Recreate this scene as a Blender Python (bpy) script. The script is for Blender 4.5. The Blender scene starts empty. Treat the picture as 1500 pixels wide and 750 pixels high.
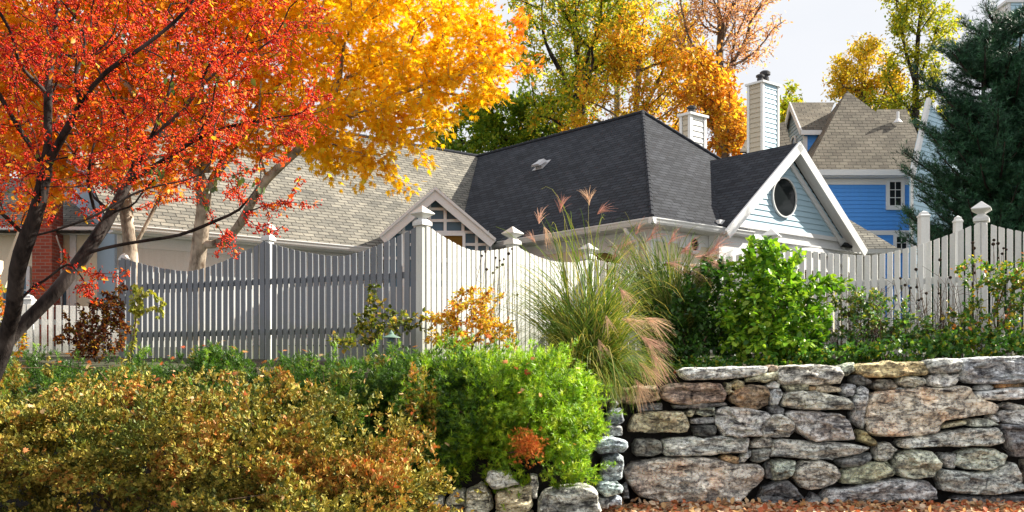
import bpy, math, random
import numpy as np
from mathutils import Vector, noise
from mathutils.geometry import tessellate_polygon

# ------------------------------------------------------------------ camera, world, sun, exposure
SC = bpy.context.scene
COL = SC.collection
F = 1500.0; CX = 750.0; HY = 550.0; EYE = 1.6
cam = bpy.data.cameras.new('camera'); camo = bpy.data.objects.new('camera', cam); COL.objects.link(camo)
camo.location = (0, 0, EYE); camo.rotation_euler = (math.radians(90), 0, 0)
cam.sensor_width = 36; cam.lens = 36; cam.shift_y = (HY-375)/1500.0
cam.clip_start = 0.1; cam.clip_end = 3000
SC.camera = camo
SC.view_settings.view_transform = 'Standard'; SC.view_settings.look = 'None'
SC.view_settings.gamma = 1; SC.view_settings.use_curve_mapping = False
SC.view_settings.exposure = 1.25
SUN = Vector((1.0, 0.27, 0.72)).normalized()
W = bpy.data.worlds.new('World'); SC.world = W; W.use_nodes = True
nt = W.node_tree; nt.nodes.clear()
sky = nt.nodes.new('ShaderNodeTexSky'); sky.sky_type = 'NISHITA'; sky.sun_disc = False
sky.sun_elevation = math.asin(SUN.z); sky.sun_rotation = math.atan2(SUN.x, SUN.y)
sky.air_density = 1.0; sky.dust_density = 2.0; sky.ozone_density = 1.5
tc = nt.nodes.new('ShaderNodeTexCoord'); mp = nt.nodes.new('ShaderNodeMapping')
mp.inputs['Scale'].default_value = (1, 1, 3.5)
nz = nt.nodes.new('ShaderNodeTexNoise'); nz.inputs['Scale'].default_value = 2.2; nz.inputs['Detail'].default_value = 6
cr = nt.nodes.new('ShaderNodeValToRGB'); cr.color_ramp.elements[0].position = .3; cr.color_ramp.elements[1].position = .7
cr.color_ramp.elements[0].color = (.80, .80, .80, 1); cr.color_ramp.elements[1].color = (.98, .98, .98, 1)
mx = nt.nodes.new('ShaderNodeMixRGB'); mx.inputs['Color2'].default_value = (7.0, 7.1, 7.35, 1)   # thin high cloud
bg = nt.nodes.new('ShaderNodeBackground'); bg.inputs['Strength'].default_value = 0.058
out = nt.nodes.new('ShaderNodeOutputWorld')
L = nt.links.new
L(tc.outputs['Generated'], mp.inputs['Vector']); L(mp.outputs[0], nz.inputs['Vector']); L(nz.outputs['Fac'], cr.inputs[0])
L(cr.outputs[0], mx.inputs['Fac']); L(sky.outputs[0], mx.inputs['Color1']); L(mx.outputs[0], bg.inputs['Color']); L(bg.outputs[0], out.inputs[0])
sl = bpy.data.lights.new('sun', 'SUN'); sl.energy = 5.0; sl.angle = math.radians(0.55); sl.color = (1, .93, .80)
slo = bpy.data.objects.new('sun', sl); COL.objects.link(slo)
slo.rotation_euler = SUN.to_track_quat('Z', 'Y').to_euler(); slo.location = (30, 0, 30)
try:
    SC.cycles.max_bounces = 6; SC.cycles.diffuse_bounces = 2; SC.cycles.transparent_max_bounces = 6; SC.cycles.transmission_bounces = 4
except Exception: pass

rng = np.random.default_rng(7); random.seed(7)
def P(px, py, Y): return np.array([(px-CX)/F*Y, Y, EYE+(HY-py)/F*Y])

# ------------------------------------------------------------------ object helpers
def tag(o, label=None, cat=None, group=None, kind=None):
    if label: o['label'] = label
    if cat: o['category'] = cat
    if group: o['group'] = group
    if kind: o['kind'] = kind
    return o
def empty(name, loc, label, cat, group=None):
    o = bpy.data.objects.new(name, None); o.location = tuple(float(c) for c in loc); COL.objects.link(o)
    o.empty_display_size = .2
    return tag(o, label, cat, group)
def link(name, me, parent=None):
    o = bpy.data.objects.new(name, me); COL.objects.link(o)
    if parent is not None:
        o.parent = parent
        # keep world coordinates: undo the chain of parent offsets
        off = Vector((0, 0, 0)); p = parent
        while p is not None: off += p.location; p = p.parent
        o.location = -off
    return o
class MB:
    """collects world-space polygons, builds one mesh"""
    def __init__(s): s.v = []; s.f = []; s.uv = {}; s.m = []
    def poly(s, pts, uv=None):
        i = len(s.v); s.v += [tuple(map(float, p)) for p in pts]; s.f.append(tuple(range(i, i+len(pts))))
        if uv is not None: s.uv[len(s.f)-1] = uv
    def box(s, x0, y0, z0, x1, y1, z1, fr=None):
        c = [(x, y, z) for z in (z0, z1) for x, y in ((x0, y0), (x1, y0), (x1, y1), (x0, y1))]
        if fr is not None: c = [fr(*q) for q in c]
        i = len(s.v); s.v += [tuple(map(float, q)) for q in c]
        s.f += [tuple(i+k for k in q) for q in ((3, 2, 1, 0), (4, 5, 6, 7), (0, 1, 5, 4), (1, 2, 6, 5), (2, 3, 7, 6), (3, 0, 4, 7))]
    def prism(s, pts, d):
        """polygon extruded by vector d"""
        pts = [np.array(p, float) for p in pts]; d = np.array(d, float); n = len(pts); i = len(s.v)
        s.v += [tuple(p) for p in pts] + [tuple(p+d) for p in pts]
        s.f.append(tuple(range(i, i+n))); s.f.append(tuple(i+n+k for k in reversed(range(n))))
        for k in range(n):
            k2 = (k+1) % n; s.f.append((i+k2, i+k, i+n+k, i+n+k2))
    def tube(s, pts, rads, n=8, cap=True):
        pts = [Vector(tuple(map(float, p))) for p in pts]; prev = None; rings = []
        up = Vector((0.31, .17, .93))
        for k, p in enumerate(pts):
            t = (pts[min(k+1, len(pts)-1)]-pts[max(k-1, 0)])
            if t.length < 1e-9: t = Vector((0, 0, 1))
            t.normalize()
            a = (prev if prev is not None else t.orthogonal()); a = a-t*a.dot(t)
            if a.length < 1e-6: a = t.orthogonal()
            a.normalize(); b = t.cross(a); prev = a
            i = len(s.v); r = rads[k] if hasattr(rads, '__len__') else rads
            for j in range(n):
                an = 2*math.pi*j/n; q = p+(a*math.cos(an)+b*math.sin(an))*r; s.v.append((q.x, q.y, q.z))
            rings.append(i)
        for k in range(len(rings)-1):
            i, j = rings[k], rings[k+1]
            for q in range(n):
                q2 = (q+1) % n; s.f.append((i+q, i+q2, j+q2, j+q))
        if cap:
            s.f.append(tuple(rings[0]+q for q in reversed(range(n)))); s.f.append(tuple(rings[-1]+q for q in range(n)))
    def lathe(s, c, prof, n=16, ax=None, ang0=0.0):
        """profile [(r, h)] turned about a vertical axis at c"""
        i = len(s.v)
        for r, h in prof:
            for j in range(n):
                a = 2*math.pi*j/n+ang0; s.v.append((c[0]+r*math.cos(a), c[1]+r*math.sin(a), c[2]+h))
        for k in range(len(prof)-1):
            for j in range(n):
                j2 = (j+1) % n; s.f.append((i+k*n+j, i+k*n+j2, i+(k+1)*n+j2, i+(k+1)*n+j))
        s.f.append(tuple(i+j for j in reversed(range(n)))); s.f.append(tuple(i+(len(prof)-1)*n+j for j in range(n)))
    def build(s, name, mat, parent=None, smooth=False, bevel=0, color=None):
        me = bpy.data.meshes.new(name); me.from_pydata(s.v, [], s.f)
        if s.uv:
            ul = me.uv_layers.new(name='UVMap')
            for fi, uv in s.uv.items():
                p = me.polygons[fi]
                for k, li in enumerate(p.loop_indices): ul.data[li].uv = uv[k]
        me.materials.append(mat)
        if smooth: me.polygons.foreach_set('use_smooth', [True]*len(me.polygons))
        if color is not None:
            at = me.attributes.new('col', 'FLOAT_COLOR', 'POINT'); at.data.foreach_set('color', np.tile(np.array(list(color)+[1.0]), len(me.vertices)))
        me.validate(); me.update()
        o = link(name, me, parent)
        if bevel:
            b = o.modifiers.new('bevel', 'BEVEL'); b.width = bevel; b.segments = 2; b.limit_method = 'ANGLE'
        return o

def fastmesh(name, verts, faces_flat, nper, mat, parent=None, cols=None, smooth=False):
    """verts (N,3); faces_flat flat vertex indices with nper verts per face"""
    me = bpy.data.meshes.new(name); nv = len(verts); nf = len(faces_flat)//nper
    me.vertices.add(nv); me.vertices.foreach_set('co', np.ascontiguousarray(verts, dtype=np.float32).ravel())
    me.loops.add(nf*nper); me.loops.foreach_set('vertex_index', np.ascontiguousarray(faces_flat, dtype=np.int32))
    me.polygons.add(nf); me.polygons.foreach_set('loop_start', np.arange(0, nf*nper, nper, dtype=np.int32))
    if smooth: me.polygons.foreach_set('use_smooth', np.ones(nf, dtype=bool))
    if cols is not None:
        at = me.attributes.new('col', 'FLOAT_COLOR', 'POINT')
        c4 = np.ones((nv, 4), dtype=np.float32); c4[:, :3] = cols; at.data.foreach_set('color', c4.ravel())
    me.materials.append(mat); me.update(calc_edges=True)
    return link(name, me, parent)

def nrm(a): return a/np.maximum(np.linalg.norm(a, axis=-1, keepdims=True), 1e-9)
# leaf templates: x = side, y = along, z = normal; triangles
def T_oval():
    v = np.array([[0, 0, 0], [-.32, .35, .06], [-.26, .72, .05], [0, 1, -.06], [.26, .72, .05], [.32, .35, .06], [0, .5, -.04]])
    f = [0, 6, 1, 1, 6, 2, 2, 6, 3, 3, 6, 4, 4, 6, 5, 5, 6, 0]; return v, f
def T_simple():
    v = np.array([[0, 0, 0], [-.25, .5, .07], [0, 1, -.05], [.25, .5, .07]]); return v, [0, 2, 1, 0, 3, 2]
def T_maple():
    ang = [(-90, .12), (-150, .42), (-165, .28), (165, .62), (150, .33), (120, .80), (105, .40), (90, 1.0), (75, .40), (60, .80), (30, .33), (15, .62), (-15, .28), (-30, .42)]
    v = [[0, .32, .03]]
    for a, r in ang: v.append([r*.55*math.cos(math.radians(a)), .32+r*.66*math.sin(math.radians(a)), -.10*r*r])
    n = len(ang); f = []
    for k in range(n): f += [0, 1+(k+1) % n, 1+k]
    return np.array(v), f
def T_octa():
    v = np.array([[1, 0, 0], [0, 1, 0], [-1, 0, 0], [0, -1, 0], [0, 0, 1], [0, 0, -1]], float)
    return v, [0, 1, 4, 1, 2, 4, 2, 3, 4, 3, 0, 4, 1, 0, 5, 2, 1, 5, 3, 2, 5, 0, 3, 5]
def T_needles(n=7, w=.05, spread=.55):
    v = []; f = []
    r = random.Random(3)
    for k in range(n):
        a = 2*math.pi*k/n+r.random(); y0 = .1+.7*k/n; sx, sz = math.cos(a)*spread, math.sin(a)*spread
        i = len(v); px, pz = -math.sin(a)*w, math.cos(a)*w
        v += [[px, y0*.8, pz], [-px, y0*.8, -pz], [sx, y0*.8+.42, sz]]; f += [i, i+1, i+2]
    return np.array(v), f
TEMPL = {'oval': T_oval(), 'simple': T_simple(), 'maple': T_maple(), 'octa': T_octa(), 'needles': T_needles(), 'tuft': T_needles(11, .035, .5),
         'sprig': T_needles(12, .055, .45)}

def scatter(name, tmpl, pos, dirs, nor, size, cols, mat, parent=None, smooth=False):
    tv, tf = TEMPL[tmpl]; tf = np.array(tf)
    pos = np.asarray(pos, float); n = len(pos); d = nrm(np.asarray(dirs, float)); s = nrm(np.cross(d, nor)); z = np.cross(s, d)
    sz = np.broadcast_to(np.asarray(size, float), (n,))[:, None, None]
    V = pos[:, None, :]+sz*(tv[None, :, 0, None]*s[:, None, :]+tv[None, :, 1, None]*d[:, None, :]+tv[None, :, 2, None]*z[:, None, :])
    k = len(tv); Fc = (tf[None, :]+(np.arange(n)*k)[:, None]).ravel()
    C = np.repeat(np.asarray(cols), k, axis=0)
    return fastmesh(name, V.reshape(-1, 3), Fc, 3, mat, parent, C, smooth)

def rnd_unit(n): return nrm(rng.normal(size=(n, 3)))
def pal(n, cols, w=None, jit=.18):
    cols = np.array(cols, float); i = rng.choice(len(cols), n, p=None if w is None else np.array(w)/np.sum(w))
    c = cols[i]*(1+rng.uniform(-jit, jit, (n, 1))); return np.clip(c, 0, 1)
def fnoise(Pt, sc, seed=0.0):
    return np.array([noise.noise(Vector((p[0]*sc+seed, p[1]*sc+seed*1.7, p[2]*sc-seed))) for p in Pt])

# ------------------------------------------------------------------ materials
def newmat(name):
    m = bpy.data.materials.new(name); m.use_nodes = True; t = m.node_tree; t.nodes.clear()
    o = t.nodes.new('ShaderNodeOutputMaterial'); b = t.nodes.new('ShaderNodeBsdfPrincipled'); t.links.new(b.outputs[0], o.inputs[0])
    return m, t, b, o
def N(t, typ, **kw):
    n = t.nodes.new(typ)
    for k, v in kw.items():
        if k in n.inputs: n.inputs[k].default_value = v
        else: setattr(n, k, v)
    return n
def ramp(t, src, stops):
    r = t.nodes.new('ShaderNodeValToRGB'); e = r.color_ramp.elements
    while len(e) < len(stops): e.new(.5)
    for k, (p, c) in enumerate(stops): e[k].position = p; e[k].color = (*c, 1) if len(c) == 3 else c
    t.links.new(src, r.inputs[0]); return r
def mixc(t, fac, a, b, blend='MIX'):
    m = t.nodes.new('ShaderNodeMixRGB'); m.blend_type = blend
    for i, x in ((0, fac), (1, a), (2, b)):
        if isinstance(x, (int, float)): m.inputs[i].default_value = x
        elif isinstance(x, tuple): m.inputs[i].default_value = (*x, 1)
        else: t.links.new(x, m.inputs[i])
    return m.outputs[0]
def math_(t, op, a, b=None):
    m = t.nodes.new('ShaderNodeMath'); m.operation = op
    for i, x in ((0, a), (1, b)):
        if x is None: continue
        if isinstance(x, (int, float)): m.inputs[i].default_value = x
        else: t.links.new(x, m.inputs[i])
    return m.outputs[0]
def bump(t, b, h, strength=.4, dist=.02):
    n = t.nodes.new('ShaderNodeBump'); n.inputs['Strength'].default_value = strength; n.inputs['Distance'].default_value = dist
    t.links.new(h, n.inputs['Height']); t.links.new(n.outputs[0], b.inputs['Normal'])

def leaf_mat(name, trans=.45, rough=.5, spec=.3, tint=(1.25, 1.15, .7)):
    m, t, b, o = newmat(name)
    a = N(t, 'ShaderNodeAttribute', attribute_name='col')
    nz = N(t, 'ShaderNodeTexNoise', Scale=35.0, Detail=2.0)
    c = mixc(t, .35, a.outputs['Color'], ramp(t, nz.outputs['Fac'], [(.3, (.55, .55, .55)), (.7, (1.3, 1.3, 1.3))]).outputs[0], 'MULTIPLY')
    t.links.new(c, b.inputs['Base Color']); b.inputs['Roughness'].default_value = rough; b.inputs['Specular IOR Level'].default_value = spec
    if trans > 0:
        tr = N(t, 'ShaderNodeBsdfTranslucent'); t.links.new(mixc(t, 1.0, c, tint, 'MULTIPLY'), tr.inputs['Color'])
        ms = N(t, 'ShaderNodeMixShader'); ms.inputs[0].default_value = trans
        t.links.new(b.outputs[0], ms.inputs[1]); t.links.new(tr.outputs[0], ms.inputs[2]); t.links.new(ms.outputs[0], o.inputs[0])
    return m
def bark_mat(name, c1, c2, sc=18.0, stretch=.25, bs=.6):
    m, t, b, o = newmat(name)
    tcn = N(t, 'ShaderNodeTexCoord'); mpn = N(t, 'ShaderNodeMapping'); mpn.inputs['Scale'].default_value = (1, 1, stretch)
    t.links.new(tcn.outputs['Object'], mpn.inputs['Vector'])
    n1 = N(t, 'ShaderNodeTexNoise', Scale=sc, Detail=7.0, Roughness=.65); t.links.new(mpn.outputs[0], n1.inputs['Vector'])
    n2 = N(t, 'ShaderNodeTexNoise', Scale=2.5, Detail=3.0); t.links.new(tcn.outputs['Object'], n2.inputs['Vector'])
    c = ramp(t, n1.outputs['Fac'], [(.36, c1), (.62, c2)]).outputs[0]
    c = mixc(t, ramp(t, n2.outputs['Fac'], [(.5, (0, 0, 0)), (.66, (1, 1, 1))]).outputs[0], c, tuple(min(1, x*1.5+.02) for x in c2))
    t.links.new(c, b.inputs['Base Color']); b.inputs['Roughness'].default_value = .9; b.inputs['Specular IOR Level'].default_value = .15
    bump(t, b, n1.outputs['Fac'], bs, .03); return m
def paint_mat(name, col, dirt=.25, rough=.55, dirtcol=(.35, .33, .27), streak=True, sc=3.0, bmp=.12):
    m, t, b, o = newmat(name)
    tcn = N(t, 'ShaderNodeTexCoord'); mpn = N(t, 'ShaderNodeMapping'); mpn.inputs['Scale'].default_value = (4, 4, .6) if streak else (1, 1, 1)
    t.links.new(tcn.outputs['Object'], mpn.inputs['Vector'])
    n1 = N(t, 'ShaderNodeTexNoise', Scale=sc, Detail=6.0, Roughness=.6); t.links.new(mpn.outputs[0], n1.inputs['Vector'])
    n2 = N(t, 'ShaderNodeTexNoise', Scale=40.0, Detail=4.0); t.links.new(tcn.outputs['Object'], n2.inputs['Vector'])
    f = ramp(t, n1.outputs['Fac'], [(.40, (0, 0, 0)), (.72, (1, 1, 1))]).outputs[0]
    f = math_(t, 'MULTIPLY', f, dirt)
    c = mixc(t, f, col, tuple(a*.5+d*.5 for a, d in zip(col, dirtcol)))
    c = mixc(t, .25, c, ramp(t, n2.outputs['Fac'], [(.3, (.75, .75, .75)), (.6, (1.05, 1.05, 1.05))]).outputs[0], 'MULTIPLY')
    t.links.new(c, b.inputs['Base Color']); b.inputs['Roughness'].default_value = rough; b.inputs['Specular IOR Level'].default_value = .3
    bump(t, b, n2.outputs['Fac'], bmp, .01); return m
def weather(m, base_z, amount=.5):
    """boards differ a little from each other and are splashed with dirt and algae near the soil"""
    t = m.node_tree; b = [n for n in t.nodes if n.type == 'BSDF_PRINCIPLED'][0]; src = b.inputs['Base Color'].links[0].from_socket
    oi = N(t, 'ShaderNodeObjectInfo'); c = mixc(t, 1.0, src, ramp(t, oi.outputs['Random'], [(0, (.86, .86, .85)), (.5, (1, 1, 1)), (1, (1.06, 1.05, 1.02))]).outputs[0], 'MULTIPLY')
    ge = N(t, 'ShaderNodeNewGeometry'); sx = N(t, 'ShaderNodeSeparateXYZ'); t.links.new(ge.outputs['Position'], sx.inputs[0])
    nz = N(t, 'ShaderNodeTexNoise', Scale=7.0, Detail=5.0); t.links.new(ge.outputs['Position'], nz.inputs['Vector'])
    h = math_(t, 'ADD', math_(t, 'SUBTRACT', sx.outputs['Z'], base_z), math_(t, 'MULTIPLY', nz.outputs['Fac'], -.7))
    f = ramp(t, h, [(0, (1, 1, 1)), (.35, (0, 0, 0))]).outputs[0]
    c = mixc(t, math_(t, 'MULTIPLY', f, amount), c, (.16, .17, .11)); t.links.new(c, b.inputs['Base Color']); return m
def shingle_mat(name, cols, row=.13, wid=.30):
    m, t, b, o = newmat(name)
    uv = N(t, 'ShaderNodeUVMap'); 
    nw = N(t, 'ShaderNodeTexNoise', Scale=1.3, Detail=4.0); t.links.new(uv.outputs[0], nw.inputs['Vector'])
    nf = N(t, 'ShaderNodeTexNoise', Scale=9.0, Detail=3.0); t.links.new(uv.outputs[0], nf.inputs['Vector'])
    wob = N(t, 'ShaderNodeVectorMath', operation='MULTIPLY_ADD'); t.links.new(nf.outputs['Color'], wob.inputs[0]); wob.inputs[1].default_value = (.05, .035, 0)
    t.links.new(uv.outputs[0], wob.inputs[2])
    br = N(t, 'ShaderNodeTexBrick', Scale=1.0); br.offset = .5; br.squash = 1
    br.inputs['Brick Width'].default_value = wid; br.inputs['Row Height'].default_value = row; br.inputs['Mortar Size'].default_value = .012; br.inputs['Mortar Smooth'].default_value = .3
    br.inputs['Color1'].default_value = (*cols[0], 1); br.inputs['Color2'].default_value = (*cols[1], 1); br.inputs['Mortar'].default_value = (*[c*.35 for c in cols[0]], 1); br.inputs['Bias'].default_value = 0
    t.links.new(wob.outputs[0], br.inputs['Vector'])
    ng = N(t, 'ShaderNodeTexNoise', Scale=60.0, Detail=3.0); t.links.new(uv.outputs[0], ng.inputs['Vector'])
    c = mixc(t, .7, br.outputs['Color'], ramp(t, ng.outputs['Fac'], [(.3, (.55, .55, .55)), (.7, (1.35, 1.35, 1.35))]).outputs[0], 'MULTIPLY')
    c = mixc(t, .8, c, ramp(t, nw.outputs['Fac'], [(.3, (.68, .68, .66)), (.7, (1.22, 1.2, 1.16))]).outputs[0], 'MULTIPLY')
    t.links.new(c, b.inputs['Base Color']); b.inputs['Roughness'].default_value = .88; b.inputs['Specular IOR Level'].default_value = .25
    # saw-tooth height up the slope: each row is thickest at its lower edge
    sx = N(t, 'ShaderNodeSeparateXYZ'); t.links.new(wob.outputs[0], sx.inputs[0])
    fr = math_(t, 'FRACT', math_(t, 'DIVIDE', sx.outputs['Y'], row))
    h = math_(t, 'SUBTRACT', math_(t, 'SUBTRACT', 1.0, fr), math_(t, 'MULTIPLY', br.outputs['Fac'], .5))
    bump(t, b, math_(t, 'ADD', h, math_(t, 'MULTIPLY', ng.outputs['Fac'], .25)), 1.0, .028); return m
def glass_mat(name, col=(.015, .018, .02), rough=.06):
    m, t, b, o = newmat(name); b.inputs['Base Color'].default_value = (*col, 1); b.inputs['Roughness'].default_value = rough
    b.inputs['Specular IOR Level'].default_value = .12
    n = N(t, 'ShaderNodeTexNoise', Scale=1.8, Detail=1.0); bump(t, b, n.outputs['Fac'], .05, .05); return m
def stone_mat():
    m, t, b, o = newmat('fieldstone')
    a = N(t, 'ShaderNodeAttribute', attribute_name='col'); tcn = N(t, 'ShaderNodeTexCoord')
    mpn = N(t, 'ShaderNodeMapping'); mpn.inputs['Scale'].default_value = (1, 1, 3.6); mpn.inputs['Rotation'].default_value = (0, .12, 0)
    t.links.new(tcn.outputs['Object'], mpn.inputs['Vector'])
    n1 = N(t, 'ShaderNodeTexNoise', Scale=4.2, Detail=9.0, Roughness=.68, Distortion=.5); t.links.new(mpn.outputs[0], n1.inputs['Vector'])
    n2 = N(t, 'ShaderNodeTexNoise', Scale=26.0, Detail=6.0, Roughness=.7); t.links.new(tcn.outputs['Object'], n2.inputs['Vector'])
    n3 = N(t, 'ShaderNodeTexNoise', Scale=3.1, Detail=5.0, Roughness=.6); t.links.new(tcn.outputs['Object'], n3.inputs['Vector'])
    n4 = N(t, 'ShaderNodeTexNoise', Scale=5.5, Detail=7.0, Roughness=.65); t.links.new(tcn.outputs['Object'], n4.inputs['Vector'])
    n4.noise_dimensions = '4D'; n4.inputs['W'].default_value = 3.3
    c = mixc(t, 1.0, mixc(t, 1.0, a.outputs['Color'], (1.60, 1.66, 1.64), 'MULTIPLY'), ramp(t, n1.outputs['Fac'], [(.36, (.16, .16, .18)), (.43, (.8, .8, .82)), (.56, (1.5, 1.5, 1.5)), (.66, (1.2, 1.2, 1.2)), (.76, (.5, .5, .5))]).outputs[0], 'MULTIPLY')
    c = mixc(t, .9, c, ramp(t, n2.outputs['Fac'], [(.36, (.22, .21, .22)), (.48, (1.0, 1.0, 1.0)), (.64, (1.75, 1.74, 1.70))]).outputs[0], 'MULTIPLY')
    n5 = N(t, 'ShaderNodeTexNoise', Scale=8.5, Detail=8.0, Roughness=.72); t.links.new(tcn.outputs['Object'], n5.inputs['Vector'])
    c = mixc(t, .85, c, ramp(t, n5.outputs['Fac'], [(.38, (.42, .41, .42)), (.5, (1.15, 1.13, 1.08)), (.62, (1.5, 1.47, 1.38))]).outputs[0], 'MULTIPLY')
    iron = ramp(t, n3.outputs['Fac'], [(.53, (0, 0, 0)), (.66, (1, 1, 1))]).outputs[0]
    c = mixc(t, math_(t, 'MULTIPLY', iron, math_(t, 'MULTIPLY', a.outputs['Alpha'], .5)), c, mixc(t, 1.0, c, (1.35, .78, .42), 'MULTIPLY'))
    lich = ramp(t, n4.outputs['Fac'], [(.60, (0, 0, 0)), (.66, (1, 1, 1))]).outputs[0]
    c = mixc(t, math_(t, 'MULTIPLY', lich, .42), c, (.42, .47, .38))
    t.links.new(c, b.inputs['Base Color']); b.inputs['Roughness'].default_value = .86; b.inputs['Specular IOR Level'].default_value = .3
    vo = N(t, 'ShaderNodeTexVoronoi', Scale=3.2); vo.feature = 'DISTANCE_TO_EDGE'
    wv = N(t, 'ShaderNodeVectorMath', operation='MULTIPLY_ADD'); t.links.new(n1.outputs['Color'], wv.inputs[0]); wv.inputs[1].default_value = (.5, .5, .5); t.links.new(mpn.outputs[0], wv.inputs[2])
    t.links.new(wv.outputs[0], vo.inputs['Vector'])
    cr_ = ramp(t, vo.outputs['Distance'], [(0, (0, 0, 0)), (.035, (1, 1, 1))]).outputs[0]
    h = math_(t, 'ADD', math_(t, 'MULTIPLY', n1.outputs['Fac'], 1.4), math_(t, 'ADD', math_(t, 'MULTIPLY', n2.outputs['Fac'], .45), math_(t, 'MULTIPLY', cr_, .22)))
    bump(t, b, h, 1.0, .055); return m
def ground_mat(name, c1, c2, c3, sc=6.0):
    m, t, b, o = newmat(name); tcn = N(t, 'ShaderNodeTexCoord')
    n1 = N(t, 'ShaderNodeTexNoise', Scale=sc, Detail=8.0, Roughness=.7); t.links.new(tcn.outputs['Object'], n1.inputs['Vector'])
    n2 = N(t, 'ShaderNodeTexNoise', Scale=.35, Detail=4.0); t.links.new(tcn.outputs['Object'], n2.inputs['Vector'])
    c = ramp(t, n1.outputs['Fac'], [(.35, c1), (.6, c2)]).outputs[0]
    c = mixc(t, ramp(t, n2.outputs['Fac'], [(.42, (0, 0, 0)), (.6, (1, 1, 1))]).outputs[0], c, c3)
    t.links.new(c, b.inputs['Base Color']); b.inputs['Roughness'].default_value = .95; bump(t, b, n1.outputs['Fac'], .7, .05); return m
def brick_mat():
    m, t, b, o = newmat('red_brick'); tcn = N(t, 'ShaderNodeTexCoord'); sx = N(t, 'ShaderNodeSeparateXYZ'); t.links.new(tcn.outputs['Object'], sx.inputs[0])
    cb = N(t, 'ShaderNodeCombineXYZ'); t.links.new(math_(t, 'ADD', sx.outputs['X'], sx.outputs['Y']), cb.inputs[0]); t.links.new(sx.outputs['Z'], cb.inputs[1])
    br = N(t, 'ShaderNodeTexBrick', Scale=1.0); br.inputs['Brick Width'].default_value = .21; br.inputs['Row Height'].default_value = .072; br.inputs['Mortar Size'].default_value = .006
    br.inputs['Color1'].default_value = (.36, .07, .035, 1); br.inputs['Color2'].default_value = (.22, .045, .03, 1); br.inputs['Mortar'].default_value = (.25, .2, .17, 1)
    t.links.new(cb.outputs[0], br.inputs['Vector']); t.links.new(br.outputs['Color'], b.inputs['Base Color']); b.inputs['Roughness'].default_value = .9
    bump(t, b, br.outputs['Fac'], -.5, .01); return m

M = {}
M['white'] = paint_mat('white_paint', (.72, .73, .72), .3)
M['trim'] = paint_mat('trim_paint', (.76, .77, .78), .12, .45)
M['cream'] = paint_mat('cream_paint', (.74, .66, .50), .15)
M['fence_grey'] = paint_mat('weathered_fence_paint', (.86, .86, .84), .45, .7, (.22, .22, .17), sc=2.2, bmp=.3)
M['fence_white'] = paint_mat('white_fence_paint', (.70, .71, .68), .5, .6, (.30, .32, .25), sc=2.2, bmp=.2)
M['fence_shade'] = paint_mat('shaded_fence_paint', (.22, .235, .265), .5, .65, (.12, .13, .14), sc=2.2, bmp=.3)  # shaded copy of the fence paint: left run's shade is in the colour
for k_ in ('fence_grey', 'fence_white', 'fence_shade'): weather(M[k_], 1.85)
M['blue_deep'] = paint_mat('deep_blue_siding', (.09, .34, .88), .2, .5, (.06, .12, .3), sc=1.5)
M['blue_pale'] = paint_mat('pale_blue_siding', (.45, .64, .76), .2, .5, (.3, .4, .45), sc=1.5)
M['blue_grey'] = paint_mat('grey_blue_siding', (.33, .45, .56), .2, .5, (.3, .35, .4), sc=1.5)
M['tan'] = paint_mat('bounce_tan_siding', (.52, .46, .36), .2, .5, sc=1.5)  # chimneys' left faces: warm bounced light put into the siding colour
M['shingle'] = shingle_mat('asphalt_shingles', ((.15, .145, .13), (.26, .245, .21)))
M['shingle_tan'] = shingle_mat('brown_grey_shingles', ((.135, .12, .10), (.21, .19, .155)), .17, .34)
M['shingle_shade'] = shingle_mat('shaded_shingles', ((.018, .021, .030), (.042, .047, .060)))  # same grey roof, with the shade of its dark slopes put into the colour
M['glass'] = glass_mat('window_glass'); M['glass_blue'] = glass_mat('bluish_window_glass', (.10, .17, .24), .15)
M['glass_warm'] = glass_mat('amber_glass', (.16, .09, .02), .2)
M['metal'] = paint_mat('galvanised_metal', (.5, .5, .52), .3, .35); M['blackmetal'] = paint_mat('dark_metal', (.03, .03, .035), .2, .5)
M['verdigris'] = paint_mat('verdigris_copper', (.16, .27, .22), .6, .6, (.1, .08, .05), streak=False)
M['stone'] = stone_mat()
M['rubble'] = ground_mat('wall_rubble', (.008, .007, .006), (.03, .027, .024), (.018, .016, .014), 12)
M['soil'] = ground_mat('garden_soil', (.03, .022, .015), (.075, .055, .035), (.045, .06, .02))
M['ground'] = ground_mat('leafy_ground', (.05, .035, .022), (.12, .085, .055), (.09, .07, .05))
M['brick'] = brick_mat()
M['bark_dark'] = bark_mat('dark_bark', (.010, .008, .008), (.045, .036, .032))
M['bark_maple'] = bark_mat('maple_bark', (.10, .07, .05), (.40, .33, .26), 14, .3)
M['bark_grey'] = bark_mat('grey_brown_bark', (.05, .035, .028), (.16, .12, .09), 10)
M['twig'] = bark_mat('twig_bark', (.04, .025, .018), (.14, .09, .06), 30)
M['twig_pale'] = bark_mat('pale_twig_bark', (.16, .12, .09), (.38, .31, .24), 30)
M['leaf'] = leaf_mat('autumn_leaf', .5); M['leaf_green'] = leaf_mat('green_leaf', .35, .42, .45, (1.2, 1.3, .5))
M['needle'] = leaf_mat('conifer_needle', .12, .5, .3); M['leaf_firm'] = leaf_mat('firm_leaf', .12, .5, .22, (1.2, 1.1, .5))
M['berry'] = leaf_mat('red_berry', 0, .4, .25); M['dry'] = leaf_mat('dry_leaf', .2, .7, .15)
M['plume'] = leaf_mat('grass_plume', .4, .8, .1, (1.1, 1, .9)); M['blade'] = leaf_mat('grass_blade', .4, .5, .3)
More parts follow.
